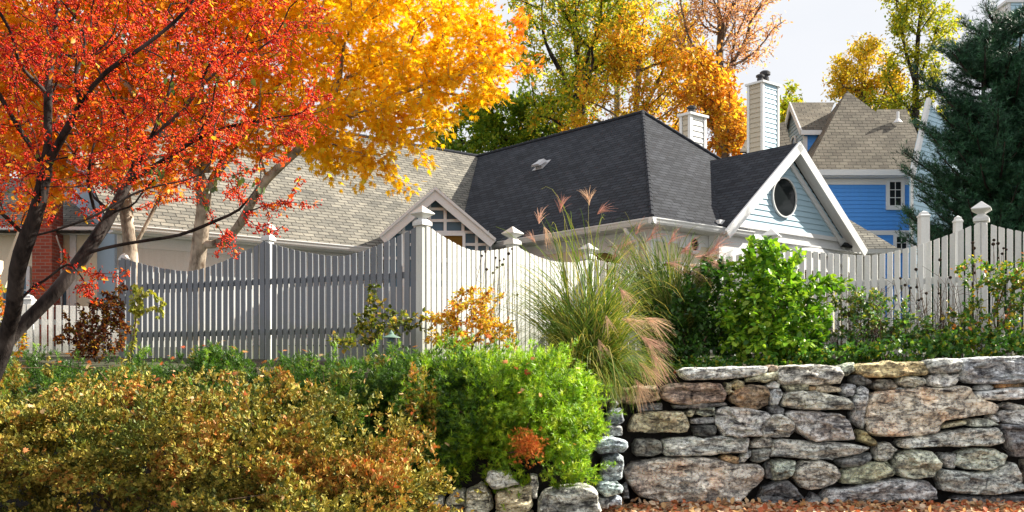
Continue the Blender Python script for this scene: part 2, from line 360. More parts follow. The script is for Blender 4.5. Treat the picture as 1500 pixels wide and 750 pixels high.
# ------------------------------------------------------------------ ground
def terr(x, y):
    """height of the garden and the hill behind it"""
    z = 1.55 + .13*max(0, min(2.5, y-12.3)) + .06*max(0, min(8, y-15)) + .05*max(0, y-23) + .06*max(0, y-32)
    if y > 60: z = z-.11*(y-60)*.8
    return z + .04*noise.noise(Vector((x*.9, y*.9, 0)))
def make_ground():
    m = MB(); xs = [-900, -200, -60, -20, -10, 0, 10, 20, 60, 200, 900]; ys = [-60, -10, 0, 5, 10, 13, 14, 30, 100, 400, 1500]
    for i in range(len(xs)-1):
        for j in range(len(ys)-1):
            m.poly([(xs[i], ys[j], 0), (xs[i+1], ys[j], 0), (xs[i+1], ys[j+1], 0), (xs[i], ys[j+1], 0)])
    g = m.build('ground', M['ground']); tag(g, kind='structure')
    m = MB(); xs = [-70, -40, -24, -16]+[-12+.8*k for k in range(31)]+[16, 24, 40, 70]
    def yf(x): return 11.7 if x < .3 else (12.8 if x > 1.2 else 11.7+(x-.3)/.9*1.1)
    ts = [0, .3, .6, 1, 1.5, 2, 3, 4, 5.5, 7, 9, 12, 16, 20, 26, 34, 44, 56, 75, 110]
    g2 = [[(x, yf(x)+t, terr(x, yf(x)+t) - (.0 if x > 1.2 else .1)) for t in ts] for x in xs]
    for i in range(len(xs)-1):
        for j in range(len(ts)-1): m.poly([g2[i][j], g2[i+1][j], g2[i+1][j+1], g2[i][j+1]])
        a, b = g2[i][0], g2[i+1][0]; m.poly([(a[0], a[1], -.05), (b[0], b[1], -.05), b, a])
    g = m.build('garden_terrace', M['soil'], smooth=False); tag(g, kind='structure')
make_ground()

# ------------------------------------------------------------------ dry stone walls
def pt_seg(poly, p):
    pass
def stone(name, pts, Yf, depth, base, iron, parent, to3d=None, bulge=.055, seed=0):
    """outline (photo pixels) -> rounded rock with its own depth; pts counter- or clockwise"""
    if to3d is None: to3d = lambda px, py: (px-CX)/F*Yf, 
    q = np.array(pts, float)
    # resample outline evenly
    seg = np.linalg.norm(np.roll(q, -1, 0)-q, axis=1); per = seg.sum(); n = int(max(28, min(96, per/3.0)))
    cum = np.concatenate([[0], np.cumsum(seg)]); qq = np.vstack([q, q[:1]])
    s = np.linspace(0, per, n, endpoint=False); o = np.stack([np.interp(s, cum, qq[:, 0]), np.interp(s, cum, qq[:, 1])], 1)
    X = (o[:, 0]-CX)/F*Yf; Z = EYE+(HY-o[:, 1])/F*Yf
    O = np.stack([X, Z], 1); c = O.mean(0)
    # roughen the outline
    rad = np.linalg.norm(O-c, axis=1).mean()
    nn = np.array([noise.noise(Vector((p[0]*9, p[1]*9, seed*3.1)))+.6*noise.noise(Vector((p[0]*26, p[1]*26, seed))) for p in O]); dirs = nrm(O-c)
    O = O+dirs*(nn*.020)[:, None]+dirs*.009
    small = min(O[:, 0].ptp() if hasattr(O[:, 0], 'ptp') else np.ptp(O[:, 0]), np.ptp(O[:, 1]))
    R = max(6, min(16, int(small/.022))); bl = min(bulge, small*.33); edge = min(.05, small*.22)
    V = []; rings = []
    ew = min(.032, small*.2); tilt = random.Random(seed*7+1); ta = tilt.uniform(-.05, .05); tb = tilt.uniform(-.10, .06)
    for r in range(R):
        t = (r/R)**1.45; w = 1-t
        ring = c+(O-c)*w; E0 = np.roll(O, -1, 0)-O; E2 = (E0**2).sum(1)
        for p in ring:
            tt = np.clip(((p-O)*E0).sum(1)/E2, 0, 1); dist = math.sqrt((((O+E0*tt[:, None])-p)**2).sum(1).min()) if r else 0.0
            V.append((p[0], p[1], bl*(1-(1-min(1, dist/ew))**2.4)))
    V.append((c[0], c[1], bl)); nfr = len(V)
    back = [(p[0], p[1], -depth*.5) for p in c+(O-c)*1.0]; back2 = [(p[0], p[1], -depth) for p in c+(O-c)*.75]
    V += back+back2
    out = []
    for k, (x, z, h) in enumerate(V):
        if h > -.001 and k < nfr:
            e = min(1, h/max(bl, 1e-3)*1.3)
            d = noise.fractal(Vector((x*3.0, z*7.5, seed*5.3)), .8, 2.1, 4)*.030 + noise.noise(Vector((x*14, z*30, seed)))*.007 \
                + (abs(noise.noise(Vector((x*5+3, z*11, seed*2.2))))*-.035)
            vd, vp = noise.voronoi(Vector((x*4.2+seed, z*8.5, seed*1.7))); hh = math.sin(vp[0][0]*127.1+vp[0][1]*311.7)*43758.5; hh -= math.floor(hh); h2 = (hh*7.3) % 1
            d = d+(hh-.5)*.07+((x*4.2+seed-vp[0][0])*(h2-.5)*.09+(z*8.5-vp[0][1])*(hh-.6)*.06)
            step = math.floor((noise.noise(Vector((x*1.8, z*6, seed*1.3)))+.5)*4)/4*.10
            h = h+(d+step)*min(1, small/.25)*e+(x-c[0])*ta+(z-c[1])*tb
        out.append((x, Yf-h, z))
    f = []
    for r in range(R-1):
        a, b = r*n, (r+1)*n
        for k in range(n): k2 = (k+1) % n; f.append((a+k, b+k, b+k2, a+k2))
    a = (R-1)*n
    for k in range(n): f.append((a+k, R*n, a+(k+1) % n))
    b0 = nfr; b1 = nfr+n
    for k in range(n):
        k2 = (k+1) % n; f.append((k, k2, b0+k2, b0+k)); f.append((b0+k, b0+k2, b1+k2, b1+k))
    f.append(tuple(b1+k for k in range(n)))
    me = bpy.data.meshes.new(name); me.from_pydata(out, [], f); me.materials.append(M['stone'])
    me.polygons.foreach_set('use_smooth', [True]*len(me.polygons))
    at = me.attributes.new('col', 'FLOAT_COLOR', 'POINT'); at.data.foreach_set('color', np.tile(np.array([*base, iron]), len(me.vertices)))
    me.update(); return link(name, me, parent)

A4 = lambda L: [(850+x/3, 500+y/3) for x, y in L]
A5 = lambda L: [(1150+x/3, 500+y/3) for x, y in L]
A3 = lambda L: [(600+x/2.7775, 480+y/2.7775) for x, y in L]
G = (.36, .36, .37); GL = (.50, .50, .50); GD = (.17, .17, .18); BR = (.30, .23, .18); OR = (.40, .28, .17); YL = (.42, .40, .30); PK = (.42, .36, .33)
ST = [
 (A4([(438,128),(470,115),(560,115),(700,112),(790,108),(822,112),(820,135),(790,150),(700,160),(560,168),(470,170),(445,155)]), GL, .1, .13),
 (A4([(738,162),(780,150),(830,140),(865,130),(868,165),(840,175),(735,178)]), YL, .4, .04),
 (A4([(825,108),(868,106),(866,128),(826,134)]), BR, .5, .02),
 (A4([(868,132),(885,108),(1050,104),(1140,110),(1150,140),(1140,185),(1050,188),(900,190),(872,175)]), (.42,.40,.37), .6, .10),
 (A4([(350,245),(365,200),(400,185),(500,184),(615,185),(640,230),(630,265),(560,270),(470,275),(400,272)]), (.28,.21,.18), .9, .06),
 (A4([(400,280),(520,274),(640,268),(645,282),(560,292),(420,297)]), GD, .5, .02),
 (A4([(632,215),(640,180),(662,188),(660,212),(678,222),(650,234)]), YL, .3, .03),
 (A4([(664,192),(690,170),(718,180),(715,205),(685,212)]), (.45,.40,.27), .5, .07),
 (A4([(655,245),(690,210),(740,190),(810,200),(828,225),(825,280),(770,296),(700,285),(660,262)]), (.25,.19,.14), .9, .06),
 (A4([(818,195),(850,180),(875,188),(868,205),(828,206)]), GL, .1, .04),
 (A4([(830,230),(847,208),(876,208),(884,235),(868,278),(838,275)]), (.40,.41,.43), .0, .06),
 (A4([(832,290),(850,280),(893,296),(895,323),(860,325),(837,305)]), GD, .2, .05),
 (A4([(130,215),(170,205),(250,200),(335,195),(348,215),(348,260),(250,270),(150,270)]), BR, .8, .03),
 (A4([(250,280),(355,273),(358,300),(260,308)]), GD, .3, .02),
 (A4([(215,370),(240,320),(330,310),(450,306),(463,325),(478,370),(470,398),(400,400),(300,402),(220,397)]), (.42,.38,.28), .5, .09),
 (A4([(462,310),(490,292),(507,300),(490,330),(468,325)]), YL, .2, .04),
 (A4([(507,320),(517,292),(590,290),(592,325)]), (.33,.35,.30), .2, .02),
 (A4([(487,343),(590,333),(593,358),(492,362)]), GD, .3, .00),
 (A4([(487,372),(590,367),(600,395),(580,415),(500,415)]), (.08,.08,.08), .2, -.02),
 (A4([(598,355),(605,300),(640,290),(740,295),(825,315),(833,333),(790,373),(793,415),(700,418),(625,412)]), (.40,.39,.39), .2, .10),
 (A4([(797,372),(832,327),(890,323),(925,350),(938,380),(915,415),(850,420),(799,418)]), (.45,.44,.42), .3, .11),
 (A4([(230,455),(250,432),(310,428),(355,440),(360,485),(320,500),(250,505),(232,485)]), (.20,.20,.19), .2, .05),
 (A4([(366,490),(370,437),(400,425),(500,422),(620,420),(735,425),(740,450),(730,490),(640,492),(520,500),(380,505)]), (.42,.42,.41), .15, .11),
 (A4([(190,570),(240,532),(330,517),(430,510),(530,514),(600,517),(680,542),(780,540),(805,560),(800,610),(750,660),(700,700),(640,712),(540,705),(440,712),(340,705),(260,680),(205,620)]), (.44,.40,.37), .6, .13),
 (A4([(617,513),(640,500),(690,510),(690,535),(642,533)]), OR, .8, .04),
 (A4([(695,530),(715,494),(748,480),(750,500),(722,532)]), GL, .1, .05),
 (A4([(745,468),(760,440),(800,418),(845,430),(838,466)]), (.36,.35,.33), .4, .05),
 (A4([(752,477),(833,472),(828,513),(790,528),(752,523)]), (.22,.22,.21), .3, .02),
 (A4([(835,505),(848,435),(900,432),(1050,442),(1190,450),(1270,465),(1230,495),(1100,515),(950,512)]), (.38,.38,.37), .2, .12),
 (A4([(838,525),(900,520),(940,530),(935,570),(905,602),(848,608)]), (.31,.33,.29), .2, .06),
 (A4([(814,550),(834,525),(843,603),(818,600)]), GD, .2, .0),
 (A5([(35,600),(45,560),(85,530),(160,525),(215,545),(240,580),(215,625),(130,650),(70,640)]), (.40,.38,.35), .5, .09),
 (A4([(780,700),(800,640),(860,620),(910,612),(950,650),(985,690),(900,715),(800,715)]), (.13,.13,.14), .0, .05),
 (A5([(5,320),(30,305),(120,305),(240,322),(280,350),(305,430),(220,435),(130,438),(70,410),(35,365)]), (.38,.36,.36), .3, .11),
 (A5([(-15,285),(0,227),(60,218),(150,222),(270,250),(295,280),(290,298),(200,300),(60,300)]), (.42,.41,.37), .5, .10),
 (A5([(-14,195),(100,190),(100,215),(20,218)]), YL, .2, .05),
 (A5([(95,700),(120,665),(160,690),(165,712),(100,712)]), GD, .1, .03),
 (A5([(0,330),(25,347),(38,385),(13,420),(-8,412),(-14,370)]), GD, .1, .02),
 (A5([(105,200),(130,200),(130,215),(105,215)]), OR, 1, .04),
 (A5([(136,198),(190,195),(243,205),(240,222),(142,222)]), (.42,.36,.28), .7, .06),
 (A5([(243,215),(270,187),(308,190),(295,240),(263,240)]), (.33,.33,.35), .1, .05),
 (A5([(243,110),(300,95),(305,130),(270,150),(247,140)]), (.34,.36,.30), .1, .04),
 (A5([(288,152),(320,142),(370,170),(372,190),(340,195),(290,180)]), (.12,.12,.12), .2, .02),
 (A5([(310,110),(340,98),(500,93),(610,90),(623,110),(618,150),(540,150),(440,160),(340,162),(315,140)]), (.36,.29,.17), .8, .08),
 (A5([(626,110),(637,85),(700,75),(765,80),(768,110),(760,135),(700,140),(632,140)]), (.36,.36,.35), .1, .08),
 (A5([(735,148),(768,142),(768,155),(745,155)]), GL, .1, .04),
 (A5([(770,122),(785,80),(850,70),(950,68),(1080,68),(1120,100),(1115,180),(1000,182),(900,186),(820,185),(777,165)]), (.34,.345,.37), .1, .12),
 (A5([(375,187),(400,170),(460,168),(485,185),(480,205),(420,215),(380,205)]), (.17,.16,.14), .5, .05),
 (A5([(495,185),(510,158),(560,153),(610,160),(615,185),(590,200),(530,200)]), (.48,.48,.42), .2, .09),
 (A5([(628,180),(635,150),(680,145),(745,150),(757,175),(745,195),(680,198),(632,195)]), (.52,.50,.48), .2, .10),
 (A5([(480,207),(530,205),(528,212),(482,213)]), GL, 0, .03),
 (A5([(370,240),(420,217),(520,212),(620,203),(700,208),(770,196),(810,205),(840,250),(900,267),(938,285),(925,315),(850,325),(760,340),(690,353),(670,400),(600,413),(500,418),(410,420),(370,400),(352,350),(360,290)]), (.50,.45,.39), .9, .15),
 (A5([(295,300),(310,210),(335,198),(362,217),(350,300),(345,385),(300,350)]), (.36,.36,.37), .1, .09),
 (A5([(310,400),(325,385),(350,395),(398,440),(390,460),(330,440)]), (.30,.26,.15), .5, .05),
 (A5([(395,490),(405,457),(450,447),(493,475),(470,510),(430,525),(400,520)]), (.38,.38,.36), .2, .09),
 (A5([(498,450),(510,432),(600,417),(700,402),(800,387),(930,377),(965,410),(960,445),(900,460),(760,460),(640,462),(540,470),(505,465)]), (.42,.42,.40), .2, .14),
 (A5([(690,367),(730,357),(797,347),(800,365),(700,380)]), YL, .1, .05),
 (A5([(805,345),(850,340),(905,347),(940,367),(850,376),(810,370)]), (.36,.37,.33), .1, .06),
 (A5([(847,215),(852,195),(900,190),(920,203),(900,212)]), GL, .0, .06),
 (A5([(925,202),(935,188),(1115,182),(1115,191),(960,205)]), OR, 1, .05),
 (A5([(842,240),(850,222),(950,210),(1115,197),(1115,245),(980,255),(860,258)]), (.56,.56,.57), .0, .13),
 (A5([(948,285),(985,267),(1050,285),(1045,298),(965,298)]), (.52,.50,.47), .1, .09),
 (A5([(932,320),(950,302),(1115,302),(1115,360),(980,362),(940,345)]), (.44,.43,.43), .2, .09),
 (A5([(898,340),(910,325),(932,335),(942,350),(920,357)]), GL, .1, .06),
 (A5([(950,367),(1110,367),(1135,500),(1010,505),(985,470),(960,410)]), (.20,.20,.22), .1, .11),
 (A5([(225,525),(300,500),(375,490),(380,513),(330,545),(250,555)]), (.16,.165,.17), .1, .05),
 (A5([(245,600),(270,562),(340,535),(440,530),(475,560),(470,590),(400,610),(320,628),(255,622)]), (.32,.33,.25), .3, .10),
 (A5([(478,525),(500,492),(560,477),(640,487),(675,540),(650,588),(590,603),(520,598),(485,570)]), (.44,.45,.38), .2, .13),
 (A5([(670,510),(690,494),(740,494),(744,530),(738,555),(690,545)]), (.30,.30,.30), .1, .04),
 (A5([(742,540),(770,487),(830,470),(920,477),(975,500),(960,540),(880,568),(800,558)]), (.40,.42,.37), .2, .14),
 (A5([(680,600),(690,562),(800,575),(900,577),(1000,532),(1025,560),(1045,650),(960,668),(850,672),(760,668),(695,655)]), (.36,.37,.36), .2, .13),
 (A5([(168,680),(190,652),(300,642),(420,612),(520,606),(620,612),(665,650),(670,695),(540,705),(400,705),(250,712),(175,708)]), (.34,.34,.36), .2, .14),
 (A5([(740,692),(760,680),(850,682),(1100,677),(1100,705),(800,712)]), GD, .2, .05),
 (A5([(1055,520),(1150,512),(1160,660),(1065,660)]), (.2,.19,.17), .4, .08),
 (A5([(1120,80),(1300,75),(1290,170),(1125,178)]), G, .2, .1), (A5([(1125,195),(1330,190),(1320,290),(1130,295)]), BR, .6, .09),
 (A5([(1125,305),(1340,300),(1330,370),(1150,440),(1125,360)]), GL, .1, .1), (A5([(1150,450),(1340,385),(1330,640),(1170,650)]), G, .3, .12),
 (A5([(1110,665),(1330,655),(1330,712),(1110,712)]), GD, .3, .08), (A5([(1345,90),(1560,80),(1550,300),(1350,320)]), G, .3, .1),
 (A5([(1350,330),(1560,310),(1550,520),(1350,540)]), PK, .4, .1), (A5([(1345,550),(1560,530),(1550,712),(1345,712)]), YL, .4, .1),
]
wall = empty('stone_wall', (5, 12.4, 0), 'long dry stone retaining wall of grey fieldstones rising from the fallen leaves', 'stone wall')
for k, (pts, base, iron, pop) in enumerate(ST):
    stone('stone', pts, 12.34-pop*.55, .42+pop*.3, base, iron, wall, seed=k+1)
m = MB(); m.box(1.32, 12.46, -.05, 7.6, 12.9, 1.60)
m.build('rubble_core', M['rubble'], wall)
# return of the wall: faces right, its blue shade tinted into the stone colours
ret = empty('stone_wall', (1.1, 11.6, 0), 'short end of stone wall facing right beside the green hedge, in blue shade', 'stone wall')
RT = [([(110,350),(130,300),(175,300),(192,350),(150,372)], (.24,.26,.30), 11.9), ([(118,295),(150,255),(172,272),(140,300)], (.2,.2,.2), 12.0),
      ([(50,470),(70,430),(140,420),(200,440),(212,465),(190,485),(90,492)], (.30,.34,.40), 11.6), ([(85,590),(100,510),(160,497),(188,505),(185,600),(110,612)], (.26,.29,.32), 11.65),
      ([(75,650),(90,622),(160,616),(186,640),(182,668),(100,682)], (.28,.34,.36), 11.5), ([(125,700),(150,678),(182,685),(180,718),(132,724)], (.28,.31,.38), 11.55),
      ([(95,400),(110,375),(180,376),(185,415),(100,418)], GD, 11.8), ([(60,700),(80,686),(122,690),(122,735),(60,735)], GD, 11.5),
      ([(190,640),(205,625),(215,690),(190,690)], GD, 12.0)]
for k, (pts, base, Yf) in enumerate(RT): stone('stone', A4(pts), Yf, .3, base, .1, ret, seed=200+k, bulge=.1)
m = MB(); m.prism([(.80, 11.3, -.05), (1.02, 11.9, -.05), (1.30, 12.5, -.05), (.9, 12.7, -.05), (.4, 11.6, -.05)], (0, 0, 1.5))
m.build('rubble_core', M['rubble'], ret)
low = empty('stone_wall', (0, 10.9, 0), 'low sunlit stones of the front wall under the trailing hedge and bronze azalea', 'stone wall')
LS = [([(522,760),(530,700),(545,672),(620,652),(700,642),(758,660),(776,740),(765,790),(530,800)], (.36,.36,.34), .3), ([(350,662),(420,652),(490,642),(500,720),(492,745),(430,760),(352,738)], (.52,.45,.32), .9),
      ([(230,665),(290,637),(328,670),(342,732),(300,770),(232,770)], (.58,.56,.46), .3), ([(312,620),(330,587),(400,592),(450,640),(340,652)], (.48,.47,.44), .1),
      ([(492,602),(518,612),(518,692),(500,692)], (.5,.48,.45), .1), ([(150,700),(180,665),(222,662),(228,770),(140,790)], (.50,.47,.38), .3),
      ([(350,745),(430,765),(500,755),(515,830),(345,830)], (.5,.46,.38), .4), ([(60,700),(135,690),(135,830),(50,830)], (.4,.38,.32), .3), ([(150,795),(340,780),(340,860),(150,860)], (.4,.38,.32), .3),
      ([(525,810),(770,800),(770,880),(525,880)], (.35,.35,.33), .3)]
for k, (pts, base, iron) in enumerate(LS): stone('stone', A3(pts), 10.75+.08*(k % 3), .5, base, iron, low, seed=300+k, bulge=.12)
m = MB(); m.box(-9, 11.1, -.05, .8, 11.4, .75)
m.build('rubble_core', M['rubble'], low)

# ------------------------------------------------------------------ fences
def fence_run(A, B, tops, n, zb, mat, parent, rails=(0.42, 1.22), side=1, gap=.74, thick=.022, zrail=None):
    """pickets from A to B (xy), tops(t) -> z; side: which side (+1 = left of A->B) the rails are on"""
    A = np.array(A, float); B = np.array(B, float); d = (B-A); Ln = np.linalg.norm(d); d /= Ln; nn = np.array([-d[1], d[0]])*side
    pitch = Ln/n; w = pitch*gap
    r = random.Random(int(abs(A[0]*100)))
    for k in range(n):
        t = (k+.5)/n; c = A+d*Ln*t; z1 = tops(t-.5*w/Ln); z2 = tops(t+.5*w/Ln)
        j = r.uniform(-.006, .006); lean = r.uniform(-.004, .004)
        m = MB()
        def q(a, b, z): p = c+d*(a+lean*(z-zb)*1.0)+nn*(b+j); return (p[0], p[1], z)
        zz = min(z1, z2)
        pts = [q(-w/2, 0, zb), q(w/2, 0, zb), q(w/2, 0, z2-.006), q(w/2-.008, 0, z2), q(-w/2+.008, 0, z1), q(-w/2, 0, z1-.006)]
        m.prism(pts, (nn[0]*thick, nn[1]*thick, 0)); m.build('picket', mat, parent, bevel=.003)
    for h in rails:
        m = MB(); a = A+nn*(thick+.002); b = B+nn*(thick+.002); o2 = nn*.045
        m.prism([(a[0], a[1], zb+h), (b[0], b[1], zb+h), (b[0]+o2[0], b[1]+o2[1], zb+h), (a[0]+o2[0], a[1]+o2[1], zb+h)], (0, 0, .095)); m.build('rail', mat, parent)
def fence_post(c, zb, zt, mat, parent, off=(0, 0), s=.062, ang=0.0, cap='diamond', capmat=None):
    x, y = c[0]+off[0], c[1]+off[1]; r2 = math.sqrt(2)
    m = MB(); m.lathe((x, y, zb), [(s*r2, 0), (s*r2, zt-zb)], 4, ang0=ang+math.pi/4); o = m.build('post', mat, parent, bevel=.004)
    m = MB()
    if cap == 'diamond':
        prof = [(s*1.4, 0), (s*1.4, .05), (s*1.1, .075), (s*.62, .105), (s*.62, .115), (s*1.75, .175), (s*1.75, .188), (.004, .30)]
    else:
        prof = [(s*1.15, 0), (s*1.15, .03), (s*.9, .045), (s*.7, .09), (.004, .12)]
    m.lathe((x, y, zt), [(a*r2, b) for a, b in prof], 4, ang0=ang+math.pi/4)
    m.build('post_cap', capmat or M['white'], o, bevel=.004)
    return o
def cat(z0, z1, sag):
    return lambda t: z0+(z1-z0)*t-sag*4*t*(1-t)*(1.0-.0*t)
def dip(z0, z1, zm, p=2.2):
    """scallop: flat bottom, sweeping up to both posts"""
    def f(t):
        t = max(0, min(1, t)); a = abs(2*t-1)**p; return zm+((z0 if t < .5 else z1)-zm)*a
    return f
zb = 1.72
C0 = P(620, 0, 15.0)[:2]; C1 = P(388, 0, 16.2)[:2]; C2 = P(176, 0, 17.4)[:2]
zt = lambda py, Y: EYE+(HY-py)/F*Y
aL = math.atan2((C1-C0)[1], (C1-C0)[0])
fL = empty('picket_fence', (C0[0], C0[1], zb), 'grey shaded picket fence with scalloped top left of the white corner post', 'fence')
fence_run(C1, C0, dip(zt(354, 16.2), zt(326, 15), zt(375, 15.6), 1.5), 25, zb, M['fence_shade'], fL, rails=(.52, 1.32), side=1)
fence_run(C2, C1, dip(zt(377, 17.4), zt(352, 16.2), zt(397, 16.8), 1.5), 25, zb, M['fence_shade'], fL, rails=(.52, 1.32), side=1)
nL = np.array([-(C1-C2)[1], (C1-C2)[0]]); nL /= np.linalg.norm(nL)
fence_post(C1, zb, zt(352, 16.2), M['white'], fL, off=nL*.09, ang=aL, capmat=M['white'])
fence_post(C2, zb, zt(379, 17.4)-.02, M['fence_shade'], fL, off=nL*.09, ang=aL, cap='low')
D1 = P(757, 0, 16.6)[:2]; D2 = P(868, 0, 18.2)[:2]
aR = math.atan2((D1-C0)[1], (D1-C0)[0])
fR = empty('picket_fence', (C0[0]+.1, C0[1], zb), 'bright sunlit white picket fence running back from the corner post to the tall grasses', 'fence')
C0b = C0+np.array([.045, .0])
nR = np.array([(D1-C0)[1], -(D1-C0)[0]]); nR /= np.linalg.norm(nR); nR = -nR
fence_run(C0b, D1, dip(zt(328, 15), zt(360, 16.6), zt(369, 16.0), 1.6), 19, zb, M['fence_white'], fR, rails=(.5, 1.3), side=1, gap=.72)
fence_run(D1, D2, dip(zt(360, 16.6), zt(379, 18.2), zt(384, 17.5), 2.0), 19, zb, M['fence_white'], fR, rails=(.5, 1.3), side=1, gap=.8)
fence_post(C0+np.array([-.02, .075]), zb, zt(330, 15), M['fence_white'], fR, ang=aR, s=.075)
fence_post(D1, zb, zt(358, 16.6), M['fence_white'], fR, off=nR*.09, ang=aR, s=.075)
fence_post(D2, zb, zt(380, 18.2), M['fence_white'], fR, off=nR*.09, ang=aR, s=.075)
E1 = P(1128, 0, 16.0)[:2]; E2 = P(1437, 0, 14.6)[:2]; E3 = P(1760, 0, 13.4)[:2]
aE = math.atan2((E2-E1)[1], (E2-E1)[0])
fE = empty('picket_fence', (E2[0], E2[1], zb), 'weathered white picket fence with scalloped top above the stone wall at right', 'fence')
fence_run(D2, E1, dip(zt(379, 18.2), zt(358, 16.0), zt(388, 17), 2.0), 22, zb, M['fence_grey'], fE, rails=(.5, 1.3), side=1)
fence_run(E1, E2, dip(zt(358, 16), zt(325, 14.6), zt(376, 15.5), 1.5), 28, zb, M['fence_grey'], fE, rails=(.40, 1.22), side=1)
fence_run(E2, E3, dip(zt(325, 14.6), zt(330, 13.4), zt(345, 14.0), 1.9), 25, zb, M['fence_grey'], fE, rails=(.40, 1.22), side=1)
nE = np.array([-(E2-E1)[1], (E2-E1)[0]]); nE /= np.linalg.norm(nE)
for Cp, py, Y in ((E1, 362, 16), (E2, 324, 14.6), (E3, 330, 13.4)): fence_post(Cp, zb, zt(py, Y), M['white'], fE, off=nE*.09, ang=aE, s=.075)
# low fence far left
G0 = P(-60, 0, 18.5)[:2]; G1 = P(172, 0, 19.6)[:2]
fG = empty('picket_fence', (G0[0], G0[1], 1.8), 'lower pale picket fence in dappled light behind the leaning crabapple trunk', 'fence')
fence_run(G0, G1, dip(zt(440, 18.5), zt(452, 19.6), zt(446, 19), 2.0), 22, 1.75, M['fence_grey'], fG, rails=(.3, .8), side=1)
g2 = P(38, 0, 19)[:2]; fence_post(g2, 1.75, zt(440, 19), M['white'], fG, off=(0, .1), s=.09, cap='low')
# two lone posts behind the right fence
for px, py, Y, lab, s in ((1353, 318, 19.5, 'tall white post with pointed cap standing before the blue house corner', .085), (1403, 326, 17.5, 'short white capped post just left of the diamond finial', .06)):
    c = P(px, 0, Y)[:2]; e = empty('gate_post', (c[0], c[1], 2), lab, 'post'); fence_post(c, 1.9, zt(py, Y), M['white'], e, s=s, cap='low')
# ------------------------------------------------------------------ houses
U = np.array([.77, .64, 0]); V_ = np.array([-.64, .77, 0]); U /= np.linalg.norm(U); V_ /= np.linalg.norm(V_)
C = np.array([2.94, 21.5, 0])
def H(s, t, z): return C+U*s+V_*t+np.array([0, 0, z])
def roof(name, pts, e, mat, parent, th=.07, off=0):
    pts = [np.array(p, float) for p in pts]; e = nrm(np.array(e, float)); n = np.zeros(3)
    for k in range(len(pts)): n += np.cross(pts[k], pts[(k+1) % len(pts)])
    n = nrm(n)
    if n[2] < 0: pts = pts[::-1]; n = -n
    up = np.cross(n, e); up = up if up[2] > 0 else -up
    m = MB(); m.prism(pts, -n*th); m.uv[len(m.f)-1-len(pts)-0] = None
    m.uv = {0: [(float(p @ e), float(p @ up)) for p in pts]}
    m.f[0] = tuple(range(len(pts)))
    return m.build(name, mat, parent)
def lap(name, poly2, org, e, n, mat, parent, h=.15, t=.022):
    """clapboards over a convex polygon given in (along e, z)"""
    m = MB(); zs = [p[1] for p in poly2]; z = min(zs); org = np.array(org, float); e = nrm(np.array(e, float)); n = nrm(np.array(n, float))
    def ext(z):
        xs = []
        for k in range(len(poly2)):
            a, b = poly2[k], poly2[(k+1) % len(poly2)]
            if abs(a[1]-b[1]) < 1e-9:
                if abs(a[1]-z) < 1e-6: xs += [a[0], b[0]]
            elif min(a[1], b[1])-1e-9 <= z <= max(a[1], b[1])+1e-9: xs.append(a[0]+(b[0]-a[0])*(z-a[1])/(b[1]-a[1]))
        return (min(xs), max(xs)) if xs else None
    def w(x, z, o): return org+e*x+n*o+np.array([0, 0, z])
    while z < max(zs)-.01:
        z2 = min(z+h, max(zs)-1e-4); a = ext(z+1e-4); b = ext(z2)
        if a and b:
            m.poly([w(a[0], z, t), w(a[1], z, t), w(b[1], z2, .004), w(b[0], z2, .004)])
            m.poly([w(a[0], z, 0), w(a[1], z, 0), w(a[1], z, t), w(a[0], z, t)])
        z += h
    m.prism([w(x, z, 0) for x, z in poly2], -n*.05)
    return m.build(name, mat, parent)
def board(m, a, b, wdt, th, n):
    """board from a to b (its upper edge), hanging down wdt in the plane with normal n"""
    a = np.array(a, float); b = np.array(b, float); n = nrm(np.array(n, float)); d = nrm(b-a); dn = np.cross(d, n); dn = dn if dn[2] < 0 else -dn
    m.prism([a, b, b+dn*wdt, a+dn*wdt], n*th)
def bx(m, a, e, n, w, d, z0, z1):
    """box with corner a, running w along e and d along -n (into the wall)"""
    a = np.array([a[0], a[1], 0.]); e = np.array(e, float); n = np.array(n, float)
    q = [a, a+e*w, a+e*w-n*d, a-n*d]; m.prism([p+np.array([0, 0, z0]) for p in q], (0, 0, z1-z0))
def window(c, w, h, e, n, parent, frame=.08, grid=(2, 3), glass='glass', name='window'):
    """c = centre of the window on the wall's face"""
    c = np.array(c, float); e = np.array(e, float); n = np.array(n, float); m = MB()
    def q(x, z, o=0): return c+e*x+n*o+np.array([0, 0, z])
    def bar(x0, z0, x1, z1, o0, o1): m.prism([q(x0, z0, o0), q(x1, z0, o0), q(x1, z1, o0), q(x0, z1, o0)], n*(o1-o0))
    bar(-w/2, -h/2-.03, w/2, -h/2+frame, .0, .075); bar(-w/2, h/2-frame, w/2, h/2, 0, .06)
    bar(-w/2, -h/2+frame, -w/2+frame, h/2-frame, 0, .06); bar(w/2-frame, -h/2+frame, w/2, h/2-frame, 0, .06)
    iw = w-2*frame; ih = h-2*frame
    for k in range(1, grid[0]): x = -iw/2+iw*k/grid[0]; bar(x-.012, -ih/2, x+.012, ih/2, .028, .045)
    for k in range(1, grid[1]): z = -ih/2+ih*k/grid[1]; bar(-iw/2, z-.012, iw/2, z+.012, .026, .043)
    o = m.build(name, M['trim'], parent); g = MB(); g.prism([q(-iw/2, -ih/2, .024), q(iw/2, -ih/2, .024), q(iw/2, ih/2, .024), q(-iw/2, ih/2, .024)], -n*.01)
    g.build('pane', M[glass], o); return o
def disc(m, c, e, n, rx, rz, o0, o1, k=40):
    c = np.array(c, float); m.prism([c+e*rx*math.cos(2*math.pi*i/k)+np.array([0, 0, rz*math.sin(2*math.pi*i/k)])+n*o0 for i in range(k)], n*(o1-o0))
